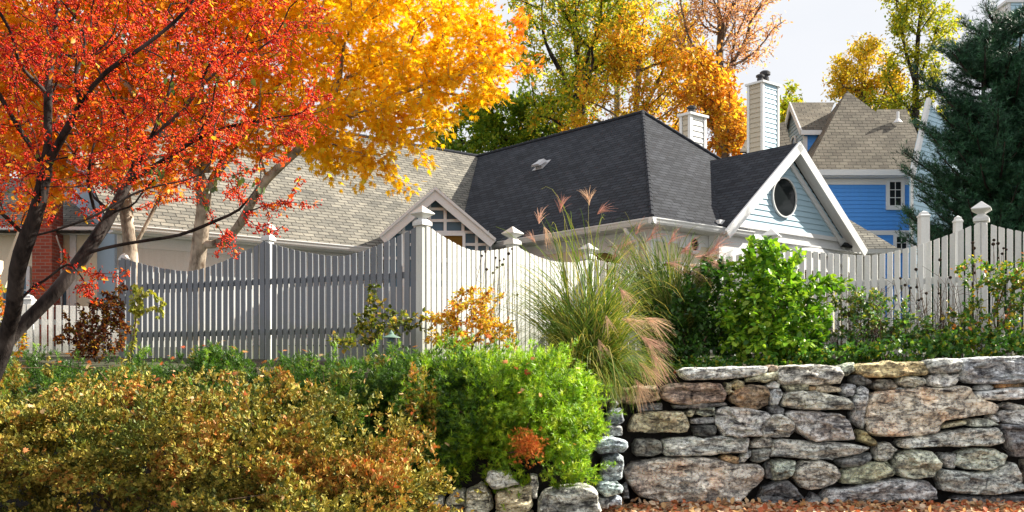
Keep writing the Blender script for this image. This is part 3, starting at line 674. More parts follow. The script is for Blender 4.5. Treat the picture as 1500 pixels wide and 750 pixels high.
def ringm(m, c, e, n, r0, r1, o0, o1, k=40, rz=1.0):
    c = np.array(c, float)
    def q(r, i, o): a = 2*math.pi*i/k; return c+e*r*math.cos(a)+np.array([0, 0, r*rz*math.sin(a)])+n*o
    for i in range(k):
        m.poly([q(r0, i, o1), q(r1, i, o1), q(r1, i+1, o1), q(r0, i+1, o1)]); m.poly([q(r1, i, o0), q(r1, i+1, o0), q(r1, i+1, o1), q(r1, i, o1)])
        m.poly([q(r0, i, o0), q(r0, i, o1), q(r0, i+1, o1), q(r0, i+1, o0)])
ZE, ZR = 4.93, 8.57; ZA = 4.75; nu = -U; nv = -V_
hs = empty('grey_roofed_house', (4, 24, 2.2), 'house behind the fence with long grey shingle roof, cream walls and round-windowed gable', 'house')
roof('roof', [H(0, 0, ZE), H(0, 6.9, ZE), H(4, 11.1, ZR), H(4, 4, ZR)], V_, M['shingle_shade'], hs)
roof('roof', [H(0, 0, ZE), H(2.26, 0, ZE), H(4.88, 2.45, ZE+.91*2.45), H(7.65, 0, ZE), H(8, 0, ZE), H(4, 4, ZR)], U, M['shingle_shade'], hs)
roof('roof', [H(8, 0, ZE), H(4, 4, ZR), H(4, 11.1, ZR), H(8, 15.1, ZE)], V_, M['shingle'], hs)
roof('roof', [H(-8.9, 6.9, ZA), H(0, 6.9, ZA), H(4, 11.1, ZR), H(-8.9, 11.1, ZR)], U, M['shingle'], hs)
roof('roof', [H(-8.9, 15.3, ZA), H(-8.9, 11.1, ZR), H(4, 11.1, ZR), H(8, 15.1, ZA)], U, M['shingle'], hs)
# ridge and hip caps
m = MB()
for a, b in ((H(0, 0, ZE), H(4, 4, ZR)), (H(4, 4, ZR), H(8, 0, ZE)), (H(4, 4, ZR), H(4, 11.1, ZR)), (H(4, 11.1, ZR), H(-8.9, 11.1, ZR))):
    n_ = int(np.linalg.norm(b-a)/.24)
    for k in range(n_):
        p = a+(b-a)*(k/n_); q = a+(b-a)*((k+1.25)/n_); m.tube([p+np.array([0, 0, .012]), q+np.array([0, 0, .0])], [.06, .055], 7)
m.build('ridge_cap', M['shingle_shade'], hs)
# walls
m = MB()
def wallp(a, b, z0, z1, th=.15):
    a = np.array(a); b = np.array(b); d = nrm(b-a); n = np.array([-d[1], d[0], 0]); m.prism([a+[0, 0, z0], b+[0, 0, z0], b+n*th+[0, 0, z0], a+n*th+[0, 0, z0]], (0, 0, z1-z0))
wallp(H(.42, 7.3, 0), H(.42, .42, 0), 1.9, ZE-.15); wallp(H(.57, .42, 0), H(7.7, .42, 0), 1.9, ZE-.15); wallp(H(7.7, .42, 0), H(7.7, 14.8, 0), 1.9, ZE-.1)
wallp(H(7.7, 14.8, 0), H(-8.6, 14.8, 0), 1.9, ZA-.1)
wl = m.build('wall', M['cream'], hs)
m = MB(); wallp(H(-8.6, 7.3, 0), H(.40, 7.3, 0), 1.9, ZA-.15); m.build('wall', M['white'], hs)
m = MB(); wallp(H(-8.6, 14.8, 0), H(-8.6, 7.3, 0), 1.9, ZA-.1); m.prism([H(-8.6, 14.8, ZA-.1), H(-8.6, 7.3, ZA-.1), H(-8.6, 11.1, ZR-.15)], U*.1); m.build('wall', M['blue_grey'], hs)
m = MB()   # soffit, frieze
m.prism([H(.02, .02, ZE-.16), H(8, .02, ZE-.16), H(8, .42, ZE-.16), H(.42, .42, ZE-.16), H(.42, 6.9, ZE-.16), H(.02, 6.9, ZE-.16)], (0, 0, .04))
m.prism([H(-8.8, 6.93, ZA-.17), H(-.02, 6.93, ZA-.17), H(-.02, 7.3, ZA-.17), H(-8.8, 7.3, ZA-.17)], (0, 0, .04))
bx(m, H(.40, 6.9, 0), -V_, -U, 6.5, .02, ZE-.42, ZE-.165); bx(m, H(.42, .40, 0), U, -V_, 7.2, .02, ZE-.42, ZE-.165); bx(m, H(-8.6, 7.28, 0), U, -V_, 8.9, .02, ZA-.42, ZA-.175)
bx(m, H(.385, .385, 0), U, -V_, .14, .14, 1.9, ZE-.18)
m.build('cornice', M['trim'], hs)
m = MB()   # gutters: K profile approximated with a stepped front
def gutter(a, b, z, n, r=.06):
    d = nrm(b-a); prof = [(0, -.01), (.0, -.12), (.06, -.12), (.085, -.08), (.10, -.04), (.12, -.01), (.12, .012), (.10, .012), (.10, -.01)]
    m.prism([a+np.array([0, 0, z+h])+n*o for o, h in prof], b-a)
gutter(H(-.0, 6.9, 0), H(0, -.12, 0), ZE-.03, -U); gutter(H(-.12, 0, 0), H(3.35, 0, 0), ZE-.03, -V_); gutter(H(-8.9, 6.9, 0), H(-.1, 6.9, 0), ZA-.03, -V_)
m.build('gutter', M['trim'], hs)
m = MB(); a = H(.34, .75, 0)
m.tube([a+np.array([0, 0, ZE-.15])-U*.36, a+np.array([0, 0, ZE-.22])-U*.34, a+np.array([0, 0, ZE-.42])-U*.02, a+np.array([0, 0, ZE-.55]), a+np.array([0, 0, 2.0])], .045, 8)
m.build('downspout', M['trim'], hs, smooth=True)
# porch arches in the left wall, and an opening on the right wall
def arch_opening(cs, w, z1, zs, e, n, glass='glass'):
    c = np.array(cs, float)
    def q(x, z, o): return c+e*x+n*o+np.array([0, 0, z])
    k = 16; arc = [(w/2*math.cos(math.pi*i/k), zs+(z1-zs)*math.sin(math.pi*i/k)) for i in range(k+1)]
    g = MB(); g.prism([q(-w/2, 2.0, .012)]+[q(w/2, 2.0, .012)]+[q(x, z, .012) for x, z in arc], -n*.01)  # dark panel stands in for the shade inside the open arch
    f = MB(); 
    for i in range(k):
        (x0, z0), (x1, z1_) = arc[i], arc[i+1]; s0 = 1+.16/w*2; f.prism([q(x0, z0, .0), q(x0*s0, zs+(z0-zs)*s0*1.05, 0), q(x1*s0, zs+(z1_-zs)*s0*1.05, 0), q(x1, z1_, 0)], n*.05)
    for sg in (-1, 1): f.prism([q(sg*w/2, 2, 0), q(sg*(w/2+.14), 2, 0), q(sg*(w/2+.14), zs, 0), q(sg*w/2, zs, 0)], n*.045)
    fr = f.build('open_arch', M['trim'], hs); g.build('pane', M[glass], fr)
arch_opening(H(.42, 1.9, 0), 1.3, ZE-.55, ZE-1.0, -V_, -U, 'glass_warm'); arch_opening(H(.42, 4.1, 0), 1.5, ZE-.55, ZE-1.0, -V_, -U)
arch_opening(H(1.15, .42, 0), .9, ZE-.85, ZE-.95, U, -V_, 'glass_warm')
m = MB(); c = H(1.78, .40, ZE-.40)
ringm(m, c, U, -V_, .13, .20, 0, .07, 28, 1.1); m.prism([c-U*.5+np.array([0, 0, .17])-V_*.0, c-U*.12+np.array([0, 0, .17]), c-U*.12-[0, 0, .1], c-U*.5-[0, 0, .1]], -V_*.05)
o = m.build('round_vent', M['trim'], hs); g = MB(); disc(g, c, U, -V_, .135, .15, 0.0, .03, 28); g.build('pane', M['glass'], o)
# the gable with the round window
S0, S1, SM, ZG = 2.26, 7.65, 4.88, 7.16
roof('roof', [H(S0, -.22, ZE), H(SM, -.22, ZG), H(SM, 2.46, ZG), H(S0, .0, ZE)], V_, M['shingle_shade'], hs)
roof('roof', [H(S1, -.22, ZE), H(SM, -.22, ZG), H(SM, 2.46, ZG), H(S1, .0, ZE)], V_, M['shingle_shade'], hs)
lap('gable_siding', [(S0+.4, 5.08), (S1-.4, 5.08), (SM, ZG-.22)], C+V_*.08, U, -V_, M['blue_pale'], hs, .135, .024)
m = MB()
for sg, se in ((-1, S0), (1, S1)):
    a = H(SM, -.235, ZG+.02); b = H(se, -.235, ZE+.02); d = nrm(b-a)
    board(m, a-d*0, b+d*.22, .22, .05, -V_)
    a2 = H(SM, -.19, ZG-.22); b2 = H(se, -.19, ZE-.22); m.prism([H(SM, -.235, ZG-.13), H(se, -.235, ZE-.13), H(se, .06, ZE-.13), H(SM, .06, ZG-.13)], (0, 0, -.03))
    board(m, H(SM, .055, ZG-.34), H(se+(-sg)*.35, .055, ZE-.02), .13, .04, -V_)
m.build('rake_board', M['trim'], hs)
m = MB(); bx(m, H(S0+.05, .09, 0), U, -V_, S1-S0-.1, .3, 4.2, 5.09); bx(m, H(S0+.0, .03, 0), U, -V_, S1-S0, .1, 5.0, 5.10); m.build('gable_frieze', M['trim'], hs)
m = MB(); c = H(4.68, .05, 5.86)
ringm(m, c, U, -V_, .45, .48, -.0, .05, 48); o = m.build('round_window', M['trim'], hs); g = MB(); disc(g, c, U, -V_, .445, .445, -.01, .02, 48); g.build('pane', M['glass'], o)
m = MB(); cA = H(6.0, .08, 3.55); k = 18
for i in range(k):
    a0, a1 = math.pi*(.15+.7*i/k), math.pi*(.15+.7*(i+1)/k)
    def q(r, a): return cA+U*r*1.25*math.cos(a)+np.array([0, 0, r*.72*math.sin(a)])
    m.prism([q(1.5, a0), q(1.68, a0), q(1.68, a1), q(1.5, a1)], -V_*.06)
m.build('arch_trim', M['trim'], hs)
roof('pent_roof', [H(2.5, -.02, ZE+.02), H(3.3, -.02, ZE+.02), H(2.62, .3, 5.26)], U, M['shingle_shade'], hs)
roof('pent_roof', [H(7.0, -.06, ZE-.02), H(7.75, -.06, ZE-.02), H(7.7, .2, 5.18)], U, M['shingle_shade'], hs)
# lower hip at the far right of the gable
q0, q1, q2 = P(1228, 312, 28.6), P(1314, 363, 26.8), P(1215, 366, 26.9)
roof('side_roof', [q0, q1, q2], q1-q2, M['shingle'], hs)
m = MB(); m.prism([q2-[0, .1, .14], q1-[0, .1, .14]+[.1, 0, 0], q1-[0, .1, .02]+[.1, 0, 0], q2-[0, .1, .02]], (0, .12, 0)); m.prism([q2-[0, -.3, 3], q1-[.3, -.3, 3], q1-[.3, -.3, .1], q2-[0, -.3, .1]], (0, .15, 0))
m.build('side_wall', M['white'], hs)
# roof vent
m = MB(); c = P(772, 233, 28.6)
# put the vent on the slope of the left plane
tt = 6.6; ss = 2.72; c = H(ss, tt, ZE+.91*ss+.0)
nB = nrm(np.array([-U[0]*.67, -U[1]*.67, .74])); upB = nrm(np.array([U[0]*.74, U[1]*.74, .67]))
def rv(x, y, z): return c+V_*(-x)+upB*y+nB*z
m.prism([rv(-.15, -.12, .0), rv(.15, -.12, .0), rv(.11, -.10, .13), rv(-.11, -.10, .13)], upB*.22)
m.prism([rv(-.22, -.2, .0), rv(.22, -.2, .0), rv(.22, .22, .0), rv(-.22, .22, .0)], nB*.010)
m.prism([rv(-.19, -.2, .11), rv(.19, -.2, .11), rv(.13, -.19, .17), rv(-.13, -.19, .17)], upB*.3-nB*.06)
m.build('roof_vent', M['metal'], hs)
# chimney of this house
def chimney(corner, wv, wu, z0, z1, parent, m_left, m_right, flues, name='chimney'):
    c = np.array([corner[0], corner[1], 0]); 
    core = MB(); core.prism([c+[0, 0, z0], c+U*wu+[0, 0, z0], c+U*wu+V_*wv+[0, 0, z0], c+V_*wv+[0, 0, z0]], (0, 0, z1-z0)); 
    for a, e in ((c, U), (c+U*wu, U), (c+V_*wv, U)):
        core.prism([a-U*.05-V_*.05+[0, 0, z0], a+U*.05-V_*.05+[0, 0, z0], a+U*.05+V_*.05+[0, 0, z0], a-U*.05+V_*.05+[0, 0, z0]], (0, 0, z1-z0))
    core.prism([c-U*.1-V_*.1+[0, 0, z1], c+U*(wu+.1)-V_*.1+[0, 0, z1], c+U*(wu+.1)+V_*(wv+.1)+[0, 0, z1], c-U*.1+V_*(wv+.1)+[0, 0, z1]], (0, 0, .07))
    o = core.build(name, M['trim'], parent)
    lap('siding', [(.06, z0), (wu-.06, z0), (wu-.06, z1), (.06, z1)], c-V_*.004, U, -V_, m_right, o, .17, .03)
    lap('siding', [(.06, z0), (wv-.06, z0), (wv-.06, z1), (.06, z1)], c-U*.004, V_, -U, m_left, o, .17, .03)
    for (a, b, r, h) in flues:
        f = MB(); p = c+U*a+V_*b+[0, 0, z1+.07]; f.lathe(p, [(r, 0), (r, h*.55), (r*.8, h*.56), (r*.8, h*.7), (r*1.35, h*.72), (r*1.35, h*.9), (r*.9, h)], 14); f.build('flue', M['blackmetal'], o, smooth=False)
    return o
c1 = P(1011, 0, 31)[:2]; chimney(c1, .34, .66, 7.0, zt(168, 31), hs, M['tan'], M['white'], [(.3, .2, .11, .28)])
# small lattice gable in the corner between the wings
GY = 24.6; ap = P(638, 276, GY); fl = P(556, 347, GY); fr_ = P(727, 352, GY)
m = MB(); yv = np.array([0, -1., 0])
board(m, ap+[0, 0, 0], fl, .22, .06, yv); board(m, ap, fr_, .22, .061, yv)
board(m, ap+[0, -.06, .03], fl+[-.0, -.06, .03], .06, .04, yv); board(m, ap+[0, -.06, .03], fr_+[0, -.06, .03], .06, .041, yv)
m.build('rake_board', M['trim'], hs)
back = np.array([0, 3.0, 0])
roof('roof', [ap+[0, 0, .05], fl+[0, 0, .05], fl+[0, 2.2, .05], ap+[0, 3.4, .05]], back, M['shingle_shade'], hs); roof('roof', [ap+[0, 0, .05], fr_+[0, 0, .05], fr_+[0, 2.0, .05], ap+[0, 3.4, .05]], back, M['shingle_shade'], hs)
gy = GY+.12; lat = MB()
def lb(px0, py0, px1, py1, o=0.0, th=.05):
    a = P(px0, py0, gy+o); b = P(px1, py1, gy+o); lat.prism([a, [b[0], a[1], a[2]], b, [a[0], a[1], b[2]]], (0, th, 0))
for x, yt in ((591, 318), (608, 303), (629, 290), (652, 288), (678, 308), (698, 326), (714, 338)): lb(x-2.2, yt, x+2.2, 420, .003*(x % 3))
for y, x0, x1 in ((306, 612, 672), (323, 592, 690), (340, 575, 714), (358, 560, 720), (378, 560, 720)): lb(x0, y-2, x1, y+2, .012)
lt = lat.build('lattice', M['trim'], hs)
g = MB(); g.prism([P(640, 282, gy+.06), P(568, 345, gy+.06), P(568, 420, gy+.06), P(718, 420, gy+.06), P(718, 345, gy+.06)], (0, .03, 0)); g.build('pane', M['glass_blue'], lt)
window(P(663, 362, gy-.02), .62, .68, np.array([1., 0, 0]), yv, hs, .07, (1, 1), 'glass_warm')
m = MB(); m.prism([P(560, 420, gy), P(722, 420, gy), P(722, 540, gy), P(560, 540, gy)], (0, 2.4, 0)); m.build('porch_base', M['white'], hs)
m = MB(); m.prism([P(563, 352, gy+.1), P(720, 352, gy+.1), P(720, 420, gy+.1), P(563, 420, gy+.1)], (0, 2.2, 0)); m.build('porch_wall', M['white'], hs)

# --- blue house up the hill
XA = np.array([1., 0, 0]); YN = np.array([0, -1., 0])
bh = empty('blue_house', (13.5, 40, 4), 'deep blue clapboard house with steep tan roof and tall chimney, uphill behind the gable', 'house')
YF = 40.0; ze = zt(249, 39.6)
X0, X1 = P(1191, 0, YF)[0], P(1392, 0, YF)[0]
lap('siding', [(X0, 3), (X1, 3), (X1, ze), (X0, ze)], (0, YF, 0), XA, YN, M['blue_deep'], bh, .16, .028)
m = MB(); m.box(X0, YF+.06, 3, X1, YF+8, ze-.02); m.build('wall', M['blue_deep'], bh)
eL = P(1180, 249, 39.6); eR = P(1402, 250, 39.6); apx = P(1241, 133, 42.3)
eLb = eL+[0, 6.5, 0]; eRb = eR+[0, 6.5, 0]
roof('roof', [eL, eR, apx], XA, M['shingle_tan'], bh, .1); roof('roof', [eL, apx, eLb], (0, 1, 0), M['shingle_tan'], bh, .1); roof('roof', [eR, eRb, apx], (0, 1, 0), M['shingle_tan'], bh, .1); roof('roof', [eLb, eRb, apx], XA, M['shingle_tan'], bh, .1)
m = MB(); m.box(eL[0]-.05, 39.5, ze-.22, eR[0], 39.62, ze-.0); m.box(eL[0], 39.63, ze-.26, eR[0], YF+.02, ze-.22); m.box(X0-.02, YF-.05, ze-.50, X1, YF-.001, ze-.27)
m.box(X0-.03, YF-.06, 3, X0+.14, YF-.002, ze-.51); zb2 = zt(341, YF); m.box(X0+.15, YF-.05, zb2-.09, X1, YF-.003, zb2+.09)
m.build('trim', M['trim'], bh)
window(P(1311, 284, YF-.03), .72, 1.20, XA, YN, bh, .14, (2, 3)); window(P(1320, 356, YF-.03), .62, .7, XA, YN, bh, .12, (2, 2))
# dormer wing on its left flank
dX0, dX1 = 12.04, 13.0; dY0, dY1 = 42.2, 45.2; zde, zdr = zt(189, 42.1), zt(150, 43.7)
lap('dormer_siding', [(dX0, 9.3), (dX1-.4, 9.3), (dX1-.4, zde), (dX0, zde)], (0, dY0, 0), XA, YN, M['blue_deep'], bh, .16, .028)
lap('dormer_siding', [(dY0, 8.2), (dY1, 8.2), (dY1, zde), ((dY0+dY1)/2, zdr-.1), (dY0, zde)], (dX0, 0, 0), (0, 1, 0), (-1, 0, 0), M['blue_grey'], bh, .16, .028)
m = MB(); m.box(dX0+.06, dY0+.06, 8.2, dX1-.4, dY1, zde-.02); m.build('dormer_core', M['blue_deep'], bh)
ym = (dY0+dY1)/2
roof('dormer_roof', [(dX0-.2, dY0-.22, zde-.08), (dX1-.2, dY0-.22, zde-.08), (dX1+.75, ym, zdr), (dX0-.2, ym, zdr)], XA, M['shingle_tan'], bh)
roof('dormer_roof', [(dX0-.2, dY1+.22, zde-.08), (dX1-.2, dY1+.22, zde-.08), (dX1+.75, ym, zdr), (dX0-.2, ym, zdr)], XA, M['shingle_tan'], bh)
m = MB(); XN = np.array([-1., 0, 0])
board(m, (dX0-.15, ym, zdr+.02), (dX0-.15, dY0-.25, zde-.08), .22, .06, XN); board(m, (dX0-.15, ym, zdr+.02), (dX0-.15, dY1+.25, zde-.08), .22, .061, XN)
m.box(dX0-.2, dY0-.26, zde-.27, dX1-.3, dY0-.2, zde-.08); m.box(dX0-.05, dY0-.05, 8.2, dX0+.12, dY0-.002, zde-.28); m.build('dormer_trim', M['trim'], bh)
window((dX0-.03, ym-.2, 10.55), .95, 1.25, np.array([0, 1., 0]), XN, bh, .1, (2, 3))
m = MB(); ringm(m, (dX0-.03, ym-.1, 11.5), np.array([0, 1., 0]), XN, .30, .38, 0, .06, 24, .8); o = m.build('oval_window', M['trim'], bh); g = MB(); disc(g, (dX0-.03, ym-.1, 11.5), np.array([0, 1., 0]), XN, .3, .24, 0, .02, 24); g.build('pane', M['glass'], o)
# roof behind, plumbing vent, projecting pale wing behind the spruce
a, b = P(1285, 160, 45), P(1328, 160, 45); roof('roof', [a, b, P(1352, 215, 43.5), P(1262, 215, 43.5)], XA, M['shingle_tan'], bh); roof('roof', [b, P(1352, 215, 43.5), P(1352, 215, 43.5)+[0, 4, 0]], (0, 1, 0), M['shingle_tan'], bh)
pv = P(1315, 214, 41.2); m = MB(); 
fN = nrm(np.cross(eR-eL, apx-eL)); dd = float((eL-pv) @ fN)/float(np.array([0, 0, 1.]) @ fN); pv = pv+np.array([0, 0, dd])
m.tube([pv-[0, 0, .05], pv+[0, 0, .42]], .06, 10); m.lathe(pv-[0, 0, .03], [(.2, 0), (.08, .15)], 12); m.build('vent_pipe', M['trim'], bh)
wA, wB = P(1334, 0, 36.8)[:2], P(1440, 0, 40.5)[:2]; dW = nrm(np.append(wB-wA, 0)); Lw = float(np.linalg.norm(wB-wA)); nW = np.array([dW[1], -dW[0], 0])
zl = zt(252, 36.8); zh = zt(148, 37.6)
lap('wing_siding', [(0, 3), (Lw, 3), (Lw, zl+1), (Lw*.2, zh), (0, zl)], np.append(wA, 0), dW, nW, M['blue_pale'], bh, .17, .03)
m = MB(); o_ = np.append(wA, 0); board(m, o_+dW*Lw*.2+[0, 0, zh+.1], o_-dW*.12+[0, 0, zl-.15], .2, .12, nW); m.prism([o_+[0, 0, 3], o_+dW*.12+[0, 0, 3], o_+dW*.12+[0, 0, zl], o_+[0, 0, zl]], nW*.05); m.build('wing_rake', M['trim'], bh)
m = MB(); a = P(1476, 0, 38); zt_ = zt(4, 38); m.box(a[0], 38, 7, a[0]+1.6, 39.2, zt_); m.box(a[0]-.08, 37.92, zt_, a[0]+1.68, 39.3, zt_+.1); o = m.build('chimney', M['trim'], bh)
lap('siding', [(a[0]+.12, 7), (a[0]+1.5, 7), (a[0]+1.5, zt_), (a[0]+.12, zt_)], (0, 37.995, 0), XA, YN, M['blue_pale'], o, .17, .03)
c2 = P(1117, 0, 35.5)[:2]; chimney(c2, .58, .86, 6.0, zt(121, 35.5), bh, M['tan'], M['blue_pale'], [(.2, .25, .11, .3), (.55, .3, .14, .5)])
# stub of the roof beside that chimney
roof('roof', [P(1084, 222, 37), P(1099, 192, 38.4), P(1150, 178, 38.4), P(1162, 222, 37)], XA, M['shingle_tan'], bh)

# --- cream house with brick chimney, far left
ch = empty('cream_house', (-10, 22.5, 2.2), 'cream house wing with brick chimney seen through the crabapple branches at far left', 'house')
Yc = 22.6; zc = zt(338, Yc)
m = MB(); m.prism([P(-160, 540, Yc), P(152, 540, Yc), P(152, 338, Yc), P(-160, 338, Yc)], (0, 1.2, 0)); m.build('wall', M['cream'], ch)
m = MB(); 
for x0, x1, y0, y1, o in ((76, 84, 330, 540, .05), (102, 111, 330, 540, .05), (146, 153, 345, 540, .05), (-20, 156, 332, 341, .35), (-20, 44, 395, 402, .04), (111, 146, 412, 416, .03)):
    m.prism([P(x0, y1, Yc-o), P(x1, y1, Yc-o), P(x1, y0, Yc-o), P(x0, y0, Yc-o)], (0, o-.001, 0))
m.build('trim', M['trim'], ch)
lap('side_siding', [(0, 1.9), (1.1, 1.9), (1.1, zc-.1), (0, zc-.1)], P(153, 0, Yc-.0)*[1, 1, 0], nrm(np.array([.6, .8, 0])), nrm(np.array([.8, -.6, 0])), M['blue_grey'], ch, .15, .03)
roof('roof', [P(-200, 336, Yc-.4), P(158, 338, Yc-.4), P(120, 262, Yc+3), P(-200, 258, Yc+3)], XA, M['shingle'], ch)
m = MB(); m.prism([P(47, 540, Yc-.6), P(76, 540, Yc-.6), P(76, 235, Yc-.6), P(47, 235, Yc-.6)], (0, .55, 0)); m.box(*P(44, 235, Yc-.65), *(P(79, 228, Yc)+[0, 0, 0])); m.build('chimney', M['brick'], ch)
m = MB(); m.tube([P(80, 345, Yc-.4), P(84, 358, Yc-.25), P(88, 366, Yc-.15), P(88, 540, Yc-.15)], .05, 8); m.build('downspout', M['trim'], ch, smooth=True)
window(P(93, 470, Yc-.03), .28, 1.6, XA, YN, ch, .05, (1, 3), 'glass_blue'); window(P(22, 440, Yc-.03), .7, 1.5, XA, YN, ch, .08, (2, 3), 'glass_blue')
m = MB(); a0, b0_ = P(30, 335, 20.6), P(-2, 420, 20.6); board(m, a0, b0_, .16, .08, YN); m.box(P(-40, 0, 20.6)[0], 20.65, 1.8, P(-6, 0, 20.6)[0], 20.9, zt(380, 20.6)); m.build('porch_trim', M['cream'], ch)
# ------------------------------------------------------------------ growing trees and shrubs
def resample(pl, step):
    pl = np.array(pl, float); seg = np.linalg.norm(np.diff(pl, axis=0), axis=1); cum = np.concatenate([[0], np.cumsum(seg)])
    n = max(2, int(cum[-1]/step)+1); s = np.linspace(0, cum[-1], n); return np.stack([np.interp(s, cum, pl[:, k]) for k in range(3)], 1)
def grow(seeds, pts, bf=.35, step=.3, jitter=.03):
    """seeds: polylines (first is rooted, others join the nearest node already there); pts: targets. returns nodes, parents"""
    nodes = []; par = []; plen = []
    for i, pl in enumerate(seeds):
        q = resample(pl, step)
        if i: q[1:-1] += rng.normal(0, jitter, q[1:-1].shape)
        if not nodes: pr, L0 = -1, 0
        else:
            d = np.linalg.norm(np.array(nodes)-q[0], axis=1); pr = int(d.argmin()); L0 = plen[pr]; 
            if d[pr] < step*.6: q = q[1:]
        for p in q:
            if pr >= 0: L0 += np.linalg.norm(p-nodes[pr])
            nodes.append(p); par.append(pr); plen.append(L0); pr = len(nodes)-1
    pts = np.array(pts); n = len(pts); nodes = np.array(nodes); plen = np.array(plen)
    D = np.linalg.norm(pts[:, None]-nodes[None], axis=2); cost = D+bf*plen[None]; bp = cost.argmin(1); bc = cost.min(1)
    alive = np.ones(n, bool); N_ = list(nodes); PR = list(par); PL = list(plen)
    for _ in range(n):
        c = np.where(alive, bc, 1e9); j = int(c.argmin()); pr = int(bp[j]); p = pts[j]; alive[j] = False
        d = np.linalg.norm(p-N_[pr]); k = max(1, int(d/(step*1.3)))
        a = N_[pr]; last = pr
        for q in range(1, k+1):
            x = a+(p-a)*q/k
            if q < k: x = x+rng.normal(0, jitter, 3)
            PL.append(PL[last]+np.linalg.norm(x-N_[last])); N_.append(x); PR.append(last); last = len(N_)-1
            dd = np.linalg.norm(pts-x, axis=1)+bf*PL[last]; m_ = dd < bc; bc = np.where(m_, dd, bc); bp = np.where(m_, last, bp)
    return np.array(N_), np.array(PR)
def radii(nodes, par, R, r0):
    n = len(nodes); kids = np.zeros(n, int)
    for p in par:
        if p >= 0: kids[p] += 1
    tips = max(2, int((kids == 0).sum())); e = math.log(tips)/math.log(max(1.5, R/r0)); e = min(max(e, 1.3), 4)
    acc = np.where(kids == 0, r0**e, 0.0)
    for i in range(n-1, 0, -1):
        if par[i] >= 0: acc[par[i]] += acc[i]
    r = acc**(1/e); return r*(R/r[0]) if r[0] > R*1.3 or r[0] < R*.7 else r, kids
def chains(nodes, par, r):
    n = len(nodes); ch = [[] for _ in range(n)]
    for i, p in enumerate(par):
        if p >= 0: ch[p].append(i)
    out = []; st = [(0, -1)]
    while st:
        i, pr = st.pop(); c = [pr] if pr >= 0 else []
        while True:
            c.append(i); k = sorted(ch[i], key=lambda q: -r[q])
            for q in k[1:]: st.append((q, i))
            if not k: break
            i = k[0]
        out.append(c)
    return out
def wood(name, nodes, par, r, mat, parent, minr=0.0, rough=0.0, rmin_draw=0.0):
    m = MB()
    for c in chains(nodes, par, r):
        p = nodes[c].copy(); rr = r[c].copy()
        if len(c) > 1 and c[0] != 0 or True:
            if len(rr) > 1 and par[c[1]] == c[0] and rr[0] > rr[1]*1.25: rr[0] = rr[1]*1.15
        if rr.max() < rmin_draw: continue
        for _ in range(2):
            if len(p) > 2: p[1:-1] = .5*p[1:-1]+.25*(p[:-2]+p[2:])
        sides = 4 if rr.max() < .012 else 5 if rr.max() < .03 else 7 if rr.max() < .08 else 12
        rr = np.maximum(rr, minr)
        if rough and rr.max() > .05: rr = rr*(1+np.array([noise.noise(Vector(q*2.3)) for q in p])*rough)
        m.tube(p, rr, sides, cap=False)
    return m.build(name, mat, parent, smooth=True)
def blob_pts(blobs, n, fill=.5, clump=None, holes=0.0, seed=0, sc=.5):
    """points in ellipsoids (center, radii): biased to the outside; holes in (0..1) carves gaps with noise"""
    vol = np.array([b[1][0]*b[1][1]*b[1][2] for b in blobs]); out = []
    while len(out) < n:
        k = n*2; i = rng.choice(len(blobs), k, p=vol/vol.sum()); u = rnd_unit(k)*(rng.uniform(fill**3, 1, (k, 1))**(1/3))
        c = np.array([b[0] for b in blobs])[i]; s = np.array([b[1] for b in blobs])[i]; q = c+u*s
        if holes > 0: f = fnoise(q, 1/sc, seed); q = q[f > (holes-.5)]
        out += list(q)
    return np.array(out[:n])
def twig_leaves(nodes, par, r, n, rmax, spread=.12, droop=.3):
    ok = np.where((r <= rmax) & (par >= 0))[0]; L_ = np.linalg.norm(nodes[ok]-nodes[par[ok]], axis=1); w = L_/L_.sum()
    i = ok[rng.choice(len(ok), n, p=w)]; t = rng.uniform(0, 1, (n, 1)); p = nodes[par[i]]*(1-t)+nodes[i]*t
    d = nrm(nodes[i]-nodes[par[i]])*.6+rnd_unit(n)*.9+np.array([0, 0, -droop]); d = nrm(d)
    p = p+rnd_unit(n)*rng.uniform(0, spread, (n, 1)); nor = rnd_unit(n)*.7+np.array([0, 0, 1.0]); return p, d, nor
def px_blob(px, py, Y, rx, ry, rd):
    return (P(px, py, Y), np.array([rx/F*Y, rd, ry/F*Y]))
def wp(L_, w=None): return [P(*q) for q in L_]

# --- yellow sugar maple
my = empty('maple_tree', tuple(P(286, 530, 18)), 'big golden yellow maple with orange tipped crown and forked trunk behind the grey fence', 'tree')
seeds = [wp([(283, 545, 18), (284, 460, 18), (288, 390, 18), (296, 330, 17.8), (302, 275, 17.5), (300, 200, 17.2), (290, 120, 17), (285, 30, 17), (280, -90, 17)]),
         wp([(296, 350, 18), (325, 362, 17.8), (352, 338, 17.4), (372, 298, 17.0), (398, 250, 16.6), (450, 205, 16.2), (520, 165, 15.8), (600, 130, 15.4), (690, 95, 15.0), (760, 60, 14.9)]),
         wp([(302, 275, 17.5), (350, 200, 17.6), (420, 110, 17.8), (500, 30, 18), (560, -50, 18)]),
         wp([(450, 205, 16.2), (500, 215, 15.6), (560, 235, 15.2)]),
         wp([(290, 250, 17.4), (230, 180, 16.8), (170, 100, 16.5), (100, 20, 16.3)])]
